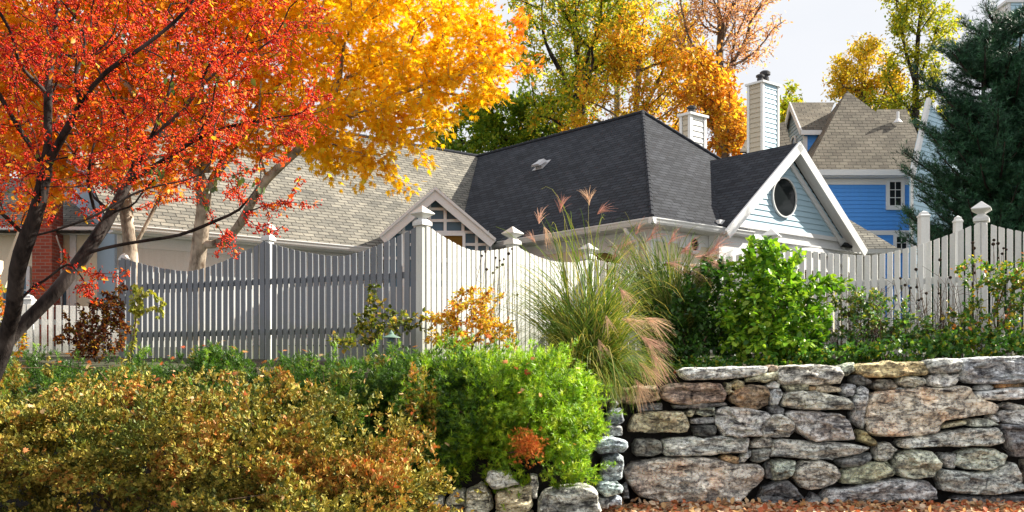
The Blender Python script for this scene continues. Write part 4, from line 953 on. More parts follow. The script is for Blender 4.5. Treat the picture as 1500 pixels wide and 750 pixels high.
bl = [px_blob(*b) for b in [(120, 40, 16.8, 200, 130, 2.0), (300, 30, 17, 170, 150, 2.3), (480, 30, 16.8, 190, 150, 2.2), (640, 60, 15.6, 110, 110, 1.5), (725, 85, 15.0, 72, 75, 1.0), (600, 150, 15.4, 105, 55, 1.1), (400, 150, 16.4, 150, 80, 1.5),
                            (655, 180, 15.2, 60, 24, .6), (520, 215, 15.6, 90, 50, .8), (572, 245, 15.2, 38, 60, .5), (600, 225, 15.2, 45, 35, .5), (480, 230, 15.8, 55, 36, .6), (530, 160, 15.8, 110, 60, 1.0), (590, 185, 15.4, 80, 50, .8), (560, 265, 15.2, 34, 50, .4), (480, 190, 15.8, 80, 50, .8), (650, 190, 15.2, 46, 34, .5), (680, 130, 15.2, 80, 50, .8), (700, 70, 15.2, 80, 70, 1.0), (590, 40, 16, 120, 80, 1.4), (300, -110, 17, 400, 90, 2.5), (190, 190, 17, 150, 80, 1.2), (30, 180, 17, 120, 120, 1.5)]]
pts = blob_pts(bl, 2100, .3)
nd, pr = grow(seeds, pts, .3, .32, .04); r, kd = radii(nd, pr, .145, .006)
wood('trunk', nd, pr, r, M['bark_maple'], my, minr=.006, rough=.18)
lp, ld, ln = twig_leaves(nd, pr, r, 62000, .03, .24, .5)
def maple_col(p):
    n = len(p); px = CX+F*p[:, 0]/p[:, 1]; py = HY-F*(p[:, 2]-EYE)/p[:, 1]
    f = fnoise(p, .6, 3.0)*.8+rng.normal(0, .18, n); w = np.clip((p[:, 0]+.9)/1.1, 0, 1)*np.clip((p[:, 2]-5.2)/.9, 0, 1)+np.clip((-2.8-p[:, 0])/2.0, 0, .75)
    t = np.clip(w*.85+f*.55-.05, 0, 1)[:, None]
    y = np.array([.90, .58, .015]); o = np.array([.88, .24, .012]); g = np.array([.72, .62, .03])
    c = y*(1-t)+o*t; m_ = rng.random(n) < .10; c[m_] = g; return np.clip(c*(1+rng.uniform(-.2, .15, (n, 1))), 0, .95)
scatter('foliage', 'maple', lp, ld, ln, rng.uniform(.11, .19, len(lp)), maple_col(lp), M['leaf'], my)

# second, paler trunk: a companion maple standing beside it
mb = empty('maple_tree', tuple(P(190, 530, 18.6)), 'smaller orange maple with pale trunk standing left of the golden maple', 'tree')
seeds = [wp([(196, 545, 18.6), (194, 440, 18.6), (192, 370, 18.6), (186, 320, 18.5), (176, 240, 18.4), (160, 130, 18.3), (140, 20, 18.3)]), wp([(193, 360, 18.6), (215, 320, 18.6), (240, 270, 18.8), (262, 210, 19)])]
pts = blob_pts([px_blob(*b) for b in [(140, 120, 18.6, 160, 150, 1.8), (60, 60, 18.8, 120, 120, 1.6), (230, 210, 18.8, 90, 70, 1.0), (20, 260, 19, 60, 80, .9)]], 350, .4)
nd, pr = grow(seeds, pts, .3, .35, .05); r, kd = radii(nd, pr, .13, .007)
wood('trunk', nd, pr, r, M['bark_maple'], mb, minr=.007, rough=.18)
lp, ld, ln = twig_leaves(nd, pr, r, 11000, .035, .25, .5); 
scatter('foliage', 'maple', lp, ld, ln, rng.uniform(.11, .17, len(lp)), pal(len(lp), [(.85, .32, .02), (.8, .42, .03), (.75, .18, .02)]), M['leaf'], mb)

# --- crabapple in front, red with fruit
cr_ = empty('crabapple_tree', tuple(P(-40, 700, 7.6)), 'dark leaning crabapple laden with red berries spreading over the left of the garden', 'tree')
S = [wp([(-60, 760, 7.6), (-30, 590, 7.6), (0, 512, 7.6), (35, 472, 7.65), (80, 432, 7.7), (114, 387, 7.75), (139, 352, 7.8), (163, 317, 7.9), (188, 265, 8.0), (215, 215, 8.1), (245, 150, 8.2), (262, 70, 8.3), (270, -30, 8.4)]),
     wp([(139, 368, 7.78), (160, 360, 7.7), (200, 354, 7.6), (243, 350, 7.5), (295, 335, 7.45), (333, 317, 7.4), (371, 303, 7.35), (430, 297, 7.3), (470, 300, 7.3)]),
     wp([(8, 500, 7.6), (21, 455, 7.4), (22, 414, 7.3), (32, 362, 7.2), (52, 330, 7.2), (62, 300, 7.2), (66, 240, 7.25), (72, 160, 7.3), (80, 60, 7.4), (88, -40, 7.4)]),
     wp([(40, 340, 7.2), (-10, 300, 7.1), (-60, 250, 7.0), (-110, 150, 7)]),
     wp([(36, 342, 7.2), (80, 340, 7.1), (130, 320, 7.0), (190, 288, 6.95), (250, 268, 6.9), (300, 262, 6.9)]),
     wp([(188, 265, 8.0), (240, 235, 7.8), (300, 195, 7.6), (370, 180, 7.5), (430, 165, 7.4), (475, 168, 7.3)]),
     wp([(66, 240, 7.25), (110, 170, 7.1), (160, 100, 7), (230, 45, 7), (300, -10, 7)]),
     wp([(215, 215, 8.1), (290, 130, 8.2), (360, 70, 8.3), (430, 40, 8.4), (500, 50, 8.4)]),
     wp([(66, 260, 7.25), (30, 190, 7.3), (-10, 120, 7.3), (-30, 20, 7.3)])]
bl = [px_blob(*b) for b in [(60, 130, 7.4, 170, 130, 1.1), (210, 120, 7.5, 170, 130, 1.1), (340, 150, 7.5, 130, 105, .9), (435, 160, 7.4, 55, 60, .4), (130, 250, 7.3, 150, 60, .8), (260, 240, 7.3, 160, 55, .7), (380, 265, 7.35, 85, 42, .4), (400, 60, 8.0, 120, 60, .4),
                            (0, 290, 7.2, 100, 50, .7), (200, -20, 7.6, 330, 70, 1.2), (20, 30, 7.4, 150, 110, 1.0)]]
pts = blob_pts(bl, 2300, .1, holes=.42, sc=.30, seed=4)
spr = np.concatenate([P(*q)+rnd_unit(9)*np.array([.09, .05, .05]) for q in ((160, 400, 7.5), (125, 425, 7.5), (100, 380, 7.5), (172, 402, 7.5), (140, 432, 7.6), (378, 322, 7.35), (400, 330, 7.35), (405, 300, 7.35), (335, 372, 7.5), (60, 420, 7.4), (130, 400, 7.5), (330, 350, 7.4))])
pts = np.concatenate([pts, spr])
nd, pr = grow(S, pts, .22, .13, .014); r, kd = radii(nd, pr, .085, .0015)
wood('trunk', nd, pr, r, M['bark_dark'], cr_, minr=.0030, rough=.15)
n = 5600; p, d, nn = twig_leaves(nd, pr, r, n, .0042, .03, .9)
# clusters of 2-5 fruit hanging on stalks
k = rng.integers(3, 7, n); rep = np.repeat(np.arange(n), k); bp = p[rep]+rnd_unit(len(rep))*rng.uniform(.008, .034, (len(rep), 1))+np.array([0, 0, -.012])
tcol = fnoise(p, 1.1, 9.0)[rep]+rng.normal(0, .2, len(rep)); tt_ = np.clip(.45+tcol, 0, 1)[:, None]
bc = np.array([.62, .014, .010])*(1-tt_)+np.array([.85, .10, .015])*tt_
scatter('berries', 'octa', bp, rnd_unit(len(rep)), rnd_unit(len(rep)), rng.uniform(.0055, .0095, len(rep)), bc*rng.uniform(.7, 1.15, (len(rep), 1)), M['berry'], cr_, smooth=True)
p, d, nn = twig_leaves(nd, pr, r, 13000, .005, .05, .5)
scatter('foliage', 'simple', p, d, nn, rng.uniform(.018, .042, len(p)), pal(len(p), [(.80, .05, .02), (.88, .16, .02), (.88, .32, .02), (.45, .015, .015)], [4, 4, 2, 2]), M['leaf'], cr_)
p, d, nn = twig_leaves(nd, pr, r, 1300, .006, .06, .7)
scatter('large_leaves', 'oval', p, d, nn, rng.uniform(.03, .06, len(p)), pal(len(p), [(.80, .30, .03), (.75, .12, .03), (.82, .55, .05), (.16, .20, .04)], [3, 3, 2, 1]), M['leaf'], cr_)
# a few large green leaves of the vine-like watersprouts
p = np.concatenate([P(*q)+rnd_unit(k_)*.055 for q, k_ in (((232, 245, 7.1), 9), ((305, 265, 7.1), 6), ((355, 255, 7.1), 8), ((183, 57, 7.1), 3), ((255, 120, 7.1), 5), ((330, 122, 7.1), 3), ((360, 120, 7.1), 2), ((385, 265, 7.1), 4), ((300, 290, 7.1), 3))])
scatter('green_leaves', 'oval', p, rnd_unit(len(p))*.5+[0, 0, -1], rnd_unit(len(p)), rng.uniform(.04, .065, len(p)), pal(len(p), [(.06, .12, .04), (.10, .16, .05), (.12, .13, .03)]), M['leaf_green'], cr_)

# --- trees beyond the roofs
GRP = 'trees beyond the houses'
def far_tree(name, label, base, trunk, blobs, npts, nleaf, lsize, cols, w, R=.25, bark='bark_grey', rmax=.05, spread=.5, holes=.0, tmpl='simple', extra=(), fill=.3, sc=1.4, hgroup=True):
    t = empty(name, tuple(base), label, 'tree', GRP if hgroup else None)
    pts = blob_pts([px_blob(*b) for b in blobs], npts, fill, holes=holes, sc=sc, seed=len(label)*.7)
    nd, pr = grow([wp(trunk)]+[wp(e) for e in extra], pts, .35, .6, .08); r, kd = radii(nd, pr, R, .014)
    wood('trunk', nd, pr, r, M[bark], t, minr=.012, rmin_draw=.012)
    p, d, nn = twig_leaves(nd, pr, r, nleaf, rmax, spread, .3); c = pal(nleaf, cols, w)
    f = fnoise(p, .35, len(label)); c = c*(1+f[:, None]*.5)
    scatter('foliage', tmpl, p, d, nn, rng.uniform(lsize*.7, lsize*1.25, nleaf), np.clip(c, 0, 1), M['leaf'], t); return t
GRN = [(.14, .26, .03), (.26, .38, .035), (.42, .48, .04)]; YG = [(.45, .42, .03), (.62, .48, .03), (.28, .34, .03)]; ORG = [(.80, .46, .04), (.78, .33, .04), (.72, .54, .05), (.5, .24, .05)]
far_tree('oak_tree', 'tall dark-limbed tree turning green to yellow behind the black roof, right of the maple crown', P(848, 500, 46), [(850, 420, 46), (850, 200, 46), (846, 90, 46), (840, -60, 46)],  # black roof: the grey shingle roof with its shade in the colour
         [(790, 50, 46, 55, 80, 3), (860, 40, 46, 90, 100, 3), (830, 150, 46, 70, 60, 3), (900, 20, 46, 70, 80, 3)], 460, 11500, .21, GRN+YG[:2]+[ORG[0]], [2, 4, 4, 3, 2, 1.6], .32, 'bark_dark', holes=.52, spread=.5, extra=[[(848, 150, 46), (810, 80, 46), (780, 30, 46)], [(848, 110, 46), (880, 40, 46), (905, -30, 46)]])
far_tree('oak_tree', 'broad orange tree glowing behind the black roof peak', P(930, 500, 44), [(925, 420, 44), (927, 220, 44), (935, 120, 44), (945, 0, 44)],  # black roof: the grey shingle roof with its shade in the colour
         [(900, 150, 44, 80, 60, 2.5), (960, 120, 44, 75, 90, 2.5), (930, 60, 44, 70, 70, 2.5), (1000, 170, 44, 35, 50, 2), (870, 190, 44, 60, 30, 2), (985, 60, 44, 45, 55, 2)], 460, 11500, .20, ORG+YG[:2], [4, 2, 4, .6, 2, 3], .22, 'bark_grey', holes=.5, spread=.5)
far_tree('birch_tree', 'slender yellow-green tree between the orange tree and the black roof ridge', P(905, 500, 50), [(900, 420, 50), (905, 150, 50), (903, 0, 50), (900, -60, 50)],  # black roof: the grey shingle roof with its shade in the colour
         [(930, 30, 50, 80, 70, 2.5), (860, 100, 50, 70, 90, 2.5)], 240, 7500, .20, YG+GRN[1:], None, .2, 'twig_pale', holes=.42)
far_tree('oak_tree', 'thin bare-limbed tree with sparse pinkish leaves against the sky', P(1056, 500, 42), [(1058, 420, 42), (1057, 250, 42), (1054, 120, 42), (1055, 60, 42), (1050, -60, 42)],
         [(1050, 30, 42, 60, 60, 2), (1105, 25, 42, 48, 60, 2), (1010, 40, 42, 30, 60, 1.5), (1120, 60, 42, 28, 30, 1), (1080, 90, 42, 50, 20, 1), (1060, -40, 42, 100, 60, 2)], 520, 7500, .15, [(.70, .42, .34), (.75, .42, .22), (.55, .38, .38), (.8, .5, .2)], None, .19, 'bark_grey', holes=.30, spread=.35,
         extra=[[(1055, 120, 42), (1080, 100, 42), (1110, 75, 42), (1135, 40, 42)], [(1056, 112, 42), (1030, 90, 42), (1000, 65, 42), (985, 50, 42)], [(1054, 70, 42), (1070, 20, 42), (1085, -40, 42)]])
far_tree('maple_tree', 'low golden orange tree between the two siding chimneys', P(1062, 500, 39), [(1062, 420, 39), (1062, 250, 39), (1066, 150, 39)],
         [(1065, 175, 39, 28, 50, 2), (1045, 130, 39, 36, 40, 1.5), (1085, 205, 39, 18, 20, 1), (1015, 110, 39, 30, 40, 2)], 160, 4200, .25, ORG+[(.55, .3, .04)], None, .15, holes=.3)
far_tree('maple_tree', 'deep green tree filling the gap under the yellow maple branches', P(760, 500, 50), [(762, 420, 50), (760, 230, 50), (765, 120, 50)],
         [(745, 190, 50, 90, 45, 3), (680, 200, 50, 70, 35, 2), (720, 160, 50, 60, 30, 2), (800, 190, 50, 60, 50, 3)], 260, 13000, .27, GRN+[YG[0]], [5, 4, 2, 1], .22, 'bark_dark', holes=.25)
far_tree('maple_tree', 'yellow-green tree showing between the tall siding chimney and the dormer', P(1155, 500, 55), [(1155, 450, 55), (1153, 250, 55), (1152, 150, 55)],
         [(1155, 165, 55, 22, 35, 2), (1170, 210, 55, 30, 40, 2), (1120, 190, 55, 30, 40, 2), (1095, 160, 55, 14, 20, 1)], 120, 3600, .33, YG+GRN[1:], None, .2, holes=.2)
far_tree('maple_tree', 'round golden-yellow tree above the tan hip roof', P(1270, 500, 52), [(1272, 450, 52), (1268, 250, 52), (1266, 140, 52), (1262, 80, 52)],
         [(1262, 98, 52, 42, 38, 2), (1240, 115, 52, 26, 24, 2), (1290, 130, 52, 30, 35, 2), (1225, 130, 52, 20, 14, 1.5)], 280, 6500, .20, [(.85, .60, .04), (.75, .50, .04), (.50, .46, .05)], None, .2, holes=.44)
far_tree('ash_tree', 'tall airy yellow-green tree rising to the top of the sky beside the spruce', P(1345, 500, 50), [(1340, 450, 50), (1342, 250, 50), (1341, 130, 50), (1344, 60, 50), (1352, -20, 50)],
         [(1340, 20, 50, 34, 34, 1.5), (1325, 55, 50, 26, 30, 1.5), (1372, 20, 50, 30, 24, 1.5), (1330, 120, 50, 45, 40, 2), (1300, 150, 50, 40, 30, 1.5), (1355, 160, 50, 30, 40, 1.5), (1390, 45, 50, 20, 20, 1.2), (1360, 85, 50, 26, 26, 1.2), (1325, -20, 50, 40, 30, 2)], 380, 8000, .21,
         [(.42, .44, .03), (.55, .50, .04), (.22, .32, .03)], None, .2, 'bark_dark', holes=.42, extra=[[(1342, 130, 50), (1365, 60, 50), (1385, 10, 50)], [(1342, 120, 50), (1322, 60, 50), (1318, 20, 50)]])
far_tree('maple_tree', 'orange tree glimpsed at the far left edge behind the cream house', P(-20, 500, 34), [(-20, 450, 34), (-15, 250, 34), (-10, 100, 34)], [(0, 250, 34, 70, 110, 3), (-40, 100, 34, 120, 120, 3), (60, 200, 34, 80, 80, 2)], 220, 6500, .26, ORG+[(.7, .45, .04)], None, .25, holes=.2)

# --- big dark spruce on the right
def conifer(label, base, H_, rb, ntier, seed, tops=((0, 0, 1.0),)):
    t = empty('white_pine', tuple(base), label, 'tree'); base = np.array(base); r_ = random.Random(seed); m = MB(); pos = []; dr = []
    m.tube([base+[0, 0, h*H_] for h in (0, .3, .6, .85, 1)], [.22, .18, .12, .06, .015], 10)
    for (tx, ty, th) in tops[1:]: m.tube([base+[0, 0, H_*.45], base+[tx*.6, ty*.6, H_*.62], base+[tx, ty, H_*th]], [.1, .07, .015], 7)
    for k in range(ntier):
        h = .04+.95*(k/ntier)**.95; L0 = rb*(1-h)**.48*(.75+.5*r_.random())+.22
        for b in range(8):
            tx, ty, th = tops[r_.randrange(len(tops))] if h > .6 else (0, 0, 1.0)
            bs = base+[tx*max(0, (h-.45)/.55), ty*max(0, (h-.45)/.55), h*H_*(th if h > .6 else 1.0)]
            a = 2*math.pi*(b+r_.random()*.8)/8+k*1.3; Lb = L0*(.6+.6*r_.random()); up = .3+.5*h; pl = []
            for s in range(7):
                f = s/6; pl.append(bs+np.array([math.cos(a)*Lb*f, math.sin(a)*Lb*f, Lb*(up*f*.35-.30*f*(1-f)*(1-h)+.35*f**3*.6)+r_.uniform(-.05, .05)]))
            m.tube(pl, [.04*(1-f/7)+.006 for f in range(7)], 5, cap=False)
            pl = np.array(pl); ns = int(10+Lb*17)
            for s in range(ns):
                f = .15+.85*(s/ns); i = min(5, int(f*6)); q = pl[i]+(pl[i+1]-pl[i])*(f*6-i); dd = nrm(pl[i+1]-pl[i]); side = np.cross(dd, [0, 0, 1.]); sg = -1 if s % 2 else 1
                Ls = (.2+.40*Lb*.42)*(1-.6*f)*r_.uniform(.6, 1.2); e = nrm(dd*.7+side*sg*r_.uniform(.4, 1)+np.array([0, 0, r_.uniform(-.25, .6)])); nt_ = max(2, int(Ls/.065))
                for u in range(nt_+1):
                    pos.append(q+e*Ls*u/nt_+np.array([r_.gauss(0, .03), r_.gauss(0, .03), r_.gauss(0, .035)])); dr.append(e+np.array([r_.gauss(0, .35), r_.gauss(0, .35), r_.uniform(0, .6)]))
    m.build('trunk', M['bark_dark'], t, smooth=True)
    n = len(pos); pos = np.array(pos); c = pal(n, [(.022, .085, .040), (.035, .12, .05), (.012, .045, .022), (.05, .14, .07)])
    scatter('foliage', 'tuft', pos, np.array(dr), rnd_unit(n), rng.uniform(.12, .22, n), c, M['needle'], t)
conifer('large dark blue-green white pine overhanging the right end of the fence', (11.1, 23.5, 2.0), 7.9, 1.95, 36, 5, ((0, 0, 1.0), (-.35, 0, .93), (.5, -.2, .96)))
conifer('second dark pine at the right edge of the garden, boughs merging with the larger one', (13.3, 23.0, 2.0), 8.1, 2.1, 30, 9, ((0, 0, 1.0), (-.6, 0, .97)))
# ------------------------------------------------------------------ hedges and shrubs
def shell_pts(blobs, n, depth=.15, lump=.12, sc=2.2, seed=0, view=True, zmin=None):
    """points near the surface of a union of lumpy ellipsoids, with outward normals; the inside of neighbours is skipped"""
    cs = np.array([b[0] for b in blobs]); ss = np.array([b[1] for b in blobs]); ar = (ss[:, 0]*ss[:, 2]+ss[:, 0]*ss[:, 1]+ss[:, 1]*ss[:, 2])
    P_, N_ = [], []; got = 0
    while got < n:
        k = n; i = rng.choice(len(blobs), k, p=ar/ar.sum()); u = rnd_unit(k)
        q = cs[i]+u*ss[i]; f = fnoise(q, sc, seed)*lump+fnoise(q, sc*2.7, seed+5)*lump*.5
        dep = rng.uniform(0, 1, k)**1.6*depth; nr = nrm(u/ss[i]); q = q+nr*(f-dep)[:, None]
        ok = np.ones(k, bool)
        for j in range(len(blobs)):
            e = (((q-cs[j])/(ss[j]))**2).sum(1); ok &= ~((e < (1-depth*.8/ss[j].min())**2) & (i != j))
        if view: ok &= (nr[:, 1] < .75)
        if zmin is not None: ok &= q[:, 2] > zmin
        P_.append(q[ok]); N_.append(nr[ok]); got += ok.sum()
    return np.concatenate(P_)[:n], np.concatenate(N_)[:n]
def core(name, blobs, mat, parent, s=.80, lump=.1, seed=0):
    """twiggy, dark inside of a dense shrub: a lumpy body well below the leaf shell"""
    import bmesh
    m = MB()
    for b, (c, r) in enumerate(blobs):
        k1, k2 = 18, 12; i0 = len(m.v)
        for j in range(k2+1):
            for i in range(k1):
                th = math.pi*j/k2; ph = 2*math.pi*i/k1; u = np.array([math.sin(th)*math.cos(ph), math.sin(th)*math.sin(ph), math.cos(th)])
                q = c+u*(np.array(r)-(1-s)*min(.9, min(r)))*1.0; q = q+u*noise.noise(Vector(q*2.5))*lump; m.v.append(tuple(q))
        for j in range(k2):
            for i in range(k1): a = i0+j*k1+i; b_ = i0+j*k1+(i+1) % k1; m.f.append((a, b_, b_+k1, a+k1))
    return m.build(name, mat, parent, smooth=True)
def rosettes(P_, N_, k, L_, up=.35, open_=.8):
    """k leaves around each shoot tip"""
    n = len(P_); ax = nrm(N_+np.array([0, 0, up])+rnd_unit(n)*.45); rep = np.repeat(np.arange(n), k); a = ax[rep]; rr = rnd_unit(len(rep)); side = nrm(rr-a*(rr*a).sum(1)[:, None])
    d = nrm(a+side*rng.uniform(open_*.5, open_*1.4, (len(rep), 1))); nor = np.cross(np.cross(d, a), d)+rnd_unit(len(rep))*.25
    pos = P_[rep]-a*rng.uniform(0, L_*1.6, (len(rep), 1)); return pos, d, nor, rep
DARK = ground_mat('shrub_interior', (.006, .006, .004), (.022, .020, .012), (.012, .013, .008), 20)
# trailing yew hedge
yb = [px_blob(*b) for b in [(800, 600, 11.3, 82, 88, .75), (720, 590, 11.3, 95, 90, .8), (640, 570, 11.4, 110, 70, .75), (540, 575, 11.5, 110, 58, .7), (430, 580, 11.6, 100, 58, .7), (320, 585, 11.7, 110, 70, .7), (200, 600, 11.9, 120, 72, .7), (70, 610, 12, 120, 84, .7), (-60, 610, 12, 110, 82, .7),
                            (830, 630, 11.1, 52, 70, .45), (800, 680, 10.8, 40, 22, .3), (310, 545, 11.5, 34, 28, .3), (845, 560, 11.4, 26, 30, .4), (600, 640, 11.2, 140, 80, .7), (665, 672, 10.95, 70, 34, .35), (825, 690, 10.75, 46, 22, .25), (860, 610, 11.3, 34, 34, .4), (745, 690, 10.8, 50, 16, .2), (700, 640, 11.2, 90, 60, .6)]]
yh = empty('yew_hedge', tuple(P(640, 690, 11.3)), 'bright green soft-needled hedge tumbling over the stone wall in the middle', 'hedge')
sp, sn = shell_pts(yb, 34000, .40, .26, 1.6, 3.0)
ky = np.array([noise.noise(Vector((q[0]*4, q[1]*4, q[2]*5.5+9))) for q in sp]) > -.22; sp, sn = sp[ky], sn[ky]
pos, d, nn, rep = rosettes(sp, sn, 3, .07, .5, .55)
X_ = CX+F*pos[:, 0]/pos[:, 1]; 
xs_ = CX+F*sp[:, 0]/sp[:, 1]; shade_half = (xs_+90*fnoise(sp, 1.2, 3.3)+rng.normal(0, 40, len(sp))) < 655   # left half darker: shade of the hedge front put into the leaf colours
cc = pal(len(sp), [(.26, .44, .03), (.40, .60, .04), (.14, .28, .03), (.54, .66, .06)], [4, 4, 2, 3]); cc[shade_half] = pal(int(shade_half.sum()), [(.075, .17, .025), (.12, .25, .03), (.045, .11, .02), (.22, .34, .04)], [4, 3, 3, 1.5])
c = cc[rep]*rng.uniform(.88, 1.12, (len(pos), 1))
tg = sp[rng.choice(len(sp), 420)]-sn[rng.choice(1)]*.0; b0 = P(640, 720, 11.5)
nd, pr = grow([[b0, b0+[0, 0, .3]]]+[[P(x, 700, 11.8), P(x, 640, 11.7)] for x in (-40, 120, 280, 440, 540, 740)], tg, .3, .2, .02); r, kd = radii(nd, pr, .05, .004); wood('branches', nd, pr, r, M['twig'], yh, minr=.004)
f = (fnoise(sp, 1.3, 8.0)[rep] > .28) & (X_ < 640) & (rng.random(len(pos)) < .6); c[f] = pal(int(f.sum()), [(.45, .33, .05), (.55, .25, .05), (.35, .32, .05)])
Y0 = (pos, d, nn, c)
# long arching shoots
m = MB(); pos = []; dr = []
for k in range(150):
    i = rng.integers(len(sp)); 
    if sn[i][1] > .3: continue
    e = nrm(sn[i]+np.array([.5, -.1, .5])); q = sp[i]; L_ = rng.uniform(.12, .30)
    for s in range(9): x = q+e*L_*s/8+np.array([0, 0, -.10*(s/8)**2*L_*3]); pos.append(x); dr.append(e+rnd_unit(1)[0]*.7)
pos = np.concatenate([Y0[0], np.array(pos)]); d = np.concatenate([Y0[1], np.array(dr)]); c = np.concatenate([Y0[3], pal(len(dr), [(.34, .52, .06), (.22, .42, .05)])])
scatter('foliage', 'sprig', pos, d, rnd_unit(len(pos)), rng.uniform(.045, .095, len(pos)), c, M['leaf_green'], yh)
p = P(773, 652, 10.35); q = p+rng.normal(0, 1, (420, 3))*np.array([.065, .04, .07])+np.array([.03, 0, 0])*rng.normal(0, 1, (420, 1)); scatter('dead_sprig', 'needles', q, rnd_unit(420), rnd_unit(420), .05, pal(420, [(.62, .18, .04), (.5, .12, .03), (.7, .3, .06)]), M['dry'], yh)

# bronze azalea bank in the left foreground
ab = [px_blob(*b) for b in [(60, 665, 9.4, 160, 92, .8), (220, 665, 9.3, 150, 98, .9), (370, 670, 9.1, 140, 110, .9), (490, 690, 9.0, 110, 95, .8), (570, 705, 8.9, 90, 75, .7), (-60, 660, 9.3, 130, 100, .8), (120, 740, 9.5, 200, 90, .7), (400, 735, 8.7, 150, 85, .9), (480, 745, 8.4, 130, 70, .8), (620, 735, 8.9, 45, 42, .5),
                            (300, 606, 9.7, 120, 42, .6), (130, 604, 9.8, 130, 40, .6), (0, 608, 9.8, 110, 42, .6), (420, 602, 9.6, 70, 40, .5), (585, 640, 9.3, 26, 40, .22), (510, 612, 9.5, 30, 36, .25), (545, 625, 9.4, 30, 30, .25)]]
az = empty('azalea', tuple(P(300, 900, 9.2)), 'bronze and olive leaved azalea bank filling the lower left', 'shrub')
sp, sn = shell_pts(ab, 74000, .5, .36, 2.3, 11.0)
g1 = np.array([noise.noise(Vector((q[0]*2.6, q[1]*2.6, q[2]*6.5+4))) + .5*noise.noise(Vector((q[0]*6, q[1]*6, q[2]*13))) for q in sp]); kp = g1 > .03; sp, sn = sp[kp], sn[kp]
pos, d, nn, rep = rosettes(sp, sn, 5, .03, .55, .95)
cn = (fnoise(sp, 1.7, 2.0)+rng.normal(0, .18, len(sp)))[rep]; c = pal(len(sp), [(.30, .28, .045), (.52, .42, .08), (.13, .14, .03), (.38, .30, .06)], [4, 3, 4, 3])[rep]*rng.uniform(.85, 1.15, (len(rep), 1))
f = cn > .30; c[f] = pal(int(f.sum()), [(.50, .28, .06), (.52, .38, .08), (.42, .18, .04)]); f = cn > .86; c[f] = pal(int(f.sum()), [(.60, .12, .04), (.66, .22, .05)])
f = cn < -.35; c[f] = pal(int(f.sum()), [(.12, .16, .035), (.20, .23, .04)])
A0 = (pos, d, c)
tg = sp[rng.choice(len(sp), 420)]; b0 = P(300, 900, 9.2)
nd, pr = grow([[b0, b0+[0, 0, .25]]]+[[P(x, 880, 9.2), P(x, 800, 9.2)] for x in (-60, 60, 180, 420, 540)], np.concatenate([tg, [P(*q) for q in ((176, 552, 9.0), (160, 560, 9.0), (150, 570, 9.0), (146, 545, 9.0), (322, 575, 9.0), (480, 560, 9.0), (473, 545, 9.4), (515, 560, 9.4))]]), .3, .2, .02)
r, kd = radii(nd, pr, .05, .003); wood('branches', nd, pr, r, M['twig'], az, minr=.003)
# shoots that stand above the bank
pos = []; dr = []; 
for (px, py, Y, h) in ((473, 560, 9.4, .22), (515, 572, 9.4, .2), (590, 605, 9.2, .2), (600, 612, 9.2, .16), (480, 585, 9.3, .2), (555, 610, 9.3, .15), (265, 545, 9.9, .2), (180, 525, 10, .18), (330, 540, 9.8, .15), (640, 690, 8.9, .16), (660, 700, 8.9, .12)):
    for s in range(26): f = s/26; pos.append(P(px, py, Y)+np.array([rng.normal(0, .012), rng.normal(0, .012), h*(f-1)*1.1])); dr.append(np.array([rng.normal(0, 1), rng.normal(0, 1), .5]))
pos = np.concatenate([A0[0], np.array(pos)]); d = np.concatenate([A0[1], np.array(dr)]); c = np.concatenate([A0[2], pal(len(dr), [(.42, .38, .08), (.52, .40, .10), (.30, .28, .05)])])
scatter('foliage', 'simple', pos, d, rnd_unit(len(pos)), rng.uniform(.028, .055, len(pos)), c, M['leaf_firm'], az)

def shrub(name, label, base, blobs, npts, nleaf, L0, L1, cols, w=None, tmpl='oval', R=.02, mat='leaf_green', bark='twig', rmax=.01, spread=.05, droop=.3, step=.12, holes=0, r0=.0022, bf=.3, fill=.2, group=None, cat_='shrub', seeds=None, sc=.3):
    t = empty(name, tuple(base), label, cat_, group); pts = blob_pts([px_blob(*b) for b in blobs], npts, fill, holes=holes, sc=sc, seed=len(label))
    b = np.array(base); s = [[b, b+np.array([0, 0, .15])]]+(seeds or [])
    nd, pr = grow(s, pts, bf, step, step*.12); r, kd = radii(nd, pr, R, r0); wood('stem', nd, pr, r, M[bark], t, minr=r0)
    p, d, nn = twig_leaves(nd, pr, r, nleaf, rmax, spread, droop); c = pal(nleaf, cols, w); f = fnoise(p, 2.2, len(label)); c = np.clip(c*(1+f[:, None]*.35), 0, 1)
    scatter('foliage', tmpl, p, d, nn, rng.uniform(L0, L1, nleaf), c, M[mat], t); return t
BG = [(.22, .42, .03), (.36, .52, .05), (.12, .28, .03), (.06, .16, .03)]
shrub('viburnum', 'vivid green leafy shrub standing on the wall in front of the white fence', P(1130, 535, 13.5), [(1120, 400, 13.4, 55, 48, .45), (1145, 460, 13.3, 72, 60, .5), (1095, 470, 13.2, 55, 62, .45), (1180, 500, 13.2, 42, 32, .35), (1205, 420, 13.4, 30, 22, .25), (1240, 410, 13.4, 24, 14, .2), (1130, 510, 13.0, 80, 28, .35), (1110, 362, 13.4, 28, 16, .2), (1165, 370, 13.4, 12, 14, .15)],
      520, 7200, .055, .115, BG, [4, 4, 3, 1.2], R=.045, spread=.07)
shrub('viburnum', 'dark shaded leafy shrub under the tall grass, left of the vivid green one', P(1015, 540, 13.4), [(1010, 470, 13.7, 62, 50, .45), (1040, 420, 13.8, 40, 50, .4), (990, 515, 13.3, 50, 26, .35), (1060, 500, 13.4, 40, 40, .35)], 300, 4600, .05, .09, [(.05, .13, .025), (.08, .19, .03), (.03, .08, .02)], R=.03, spread=.08)
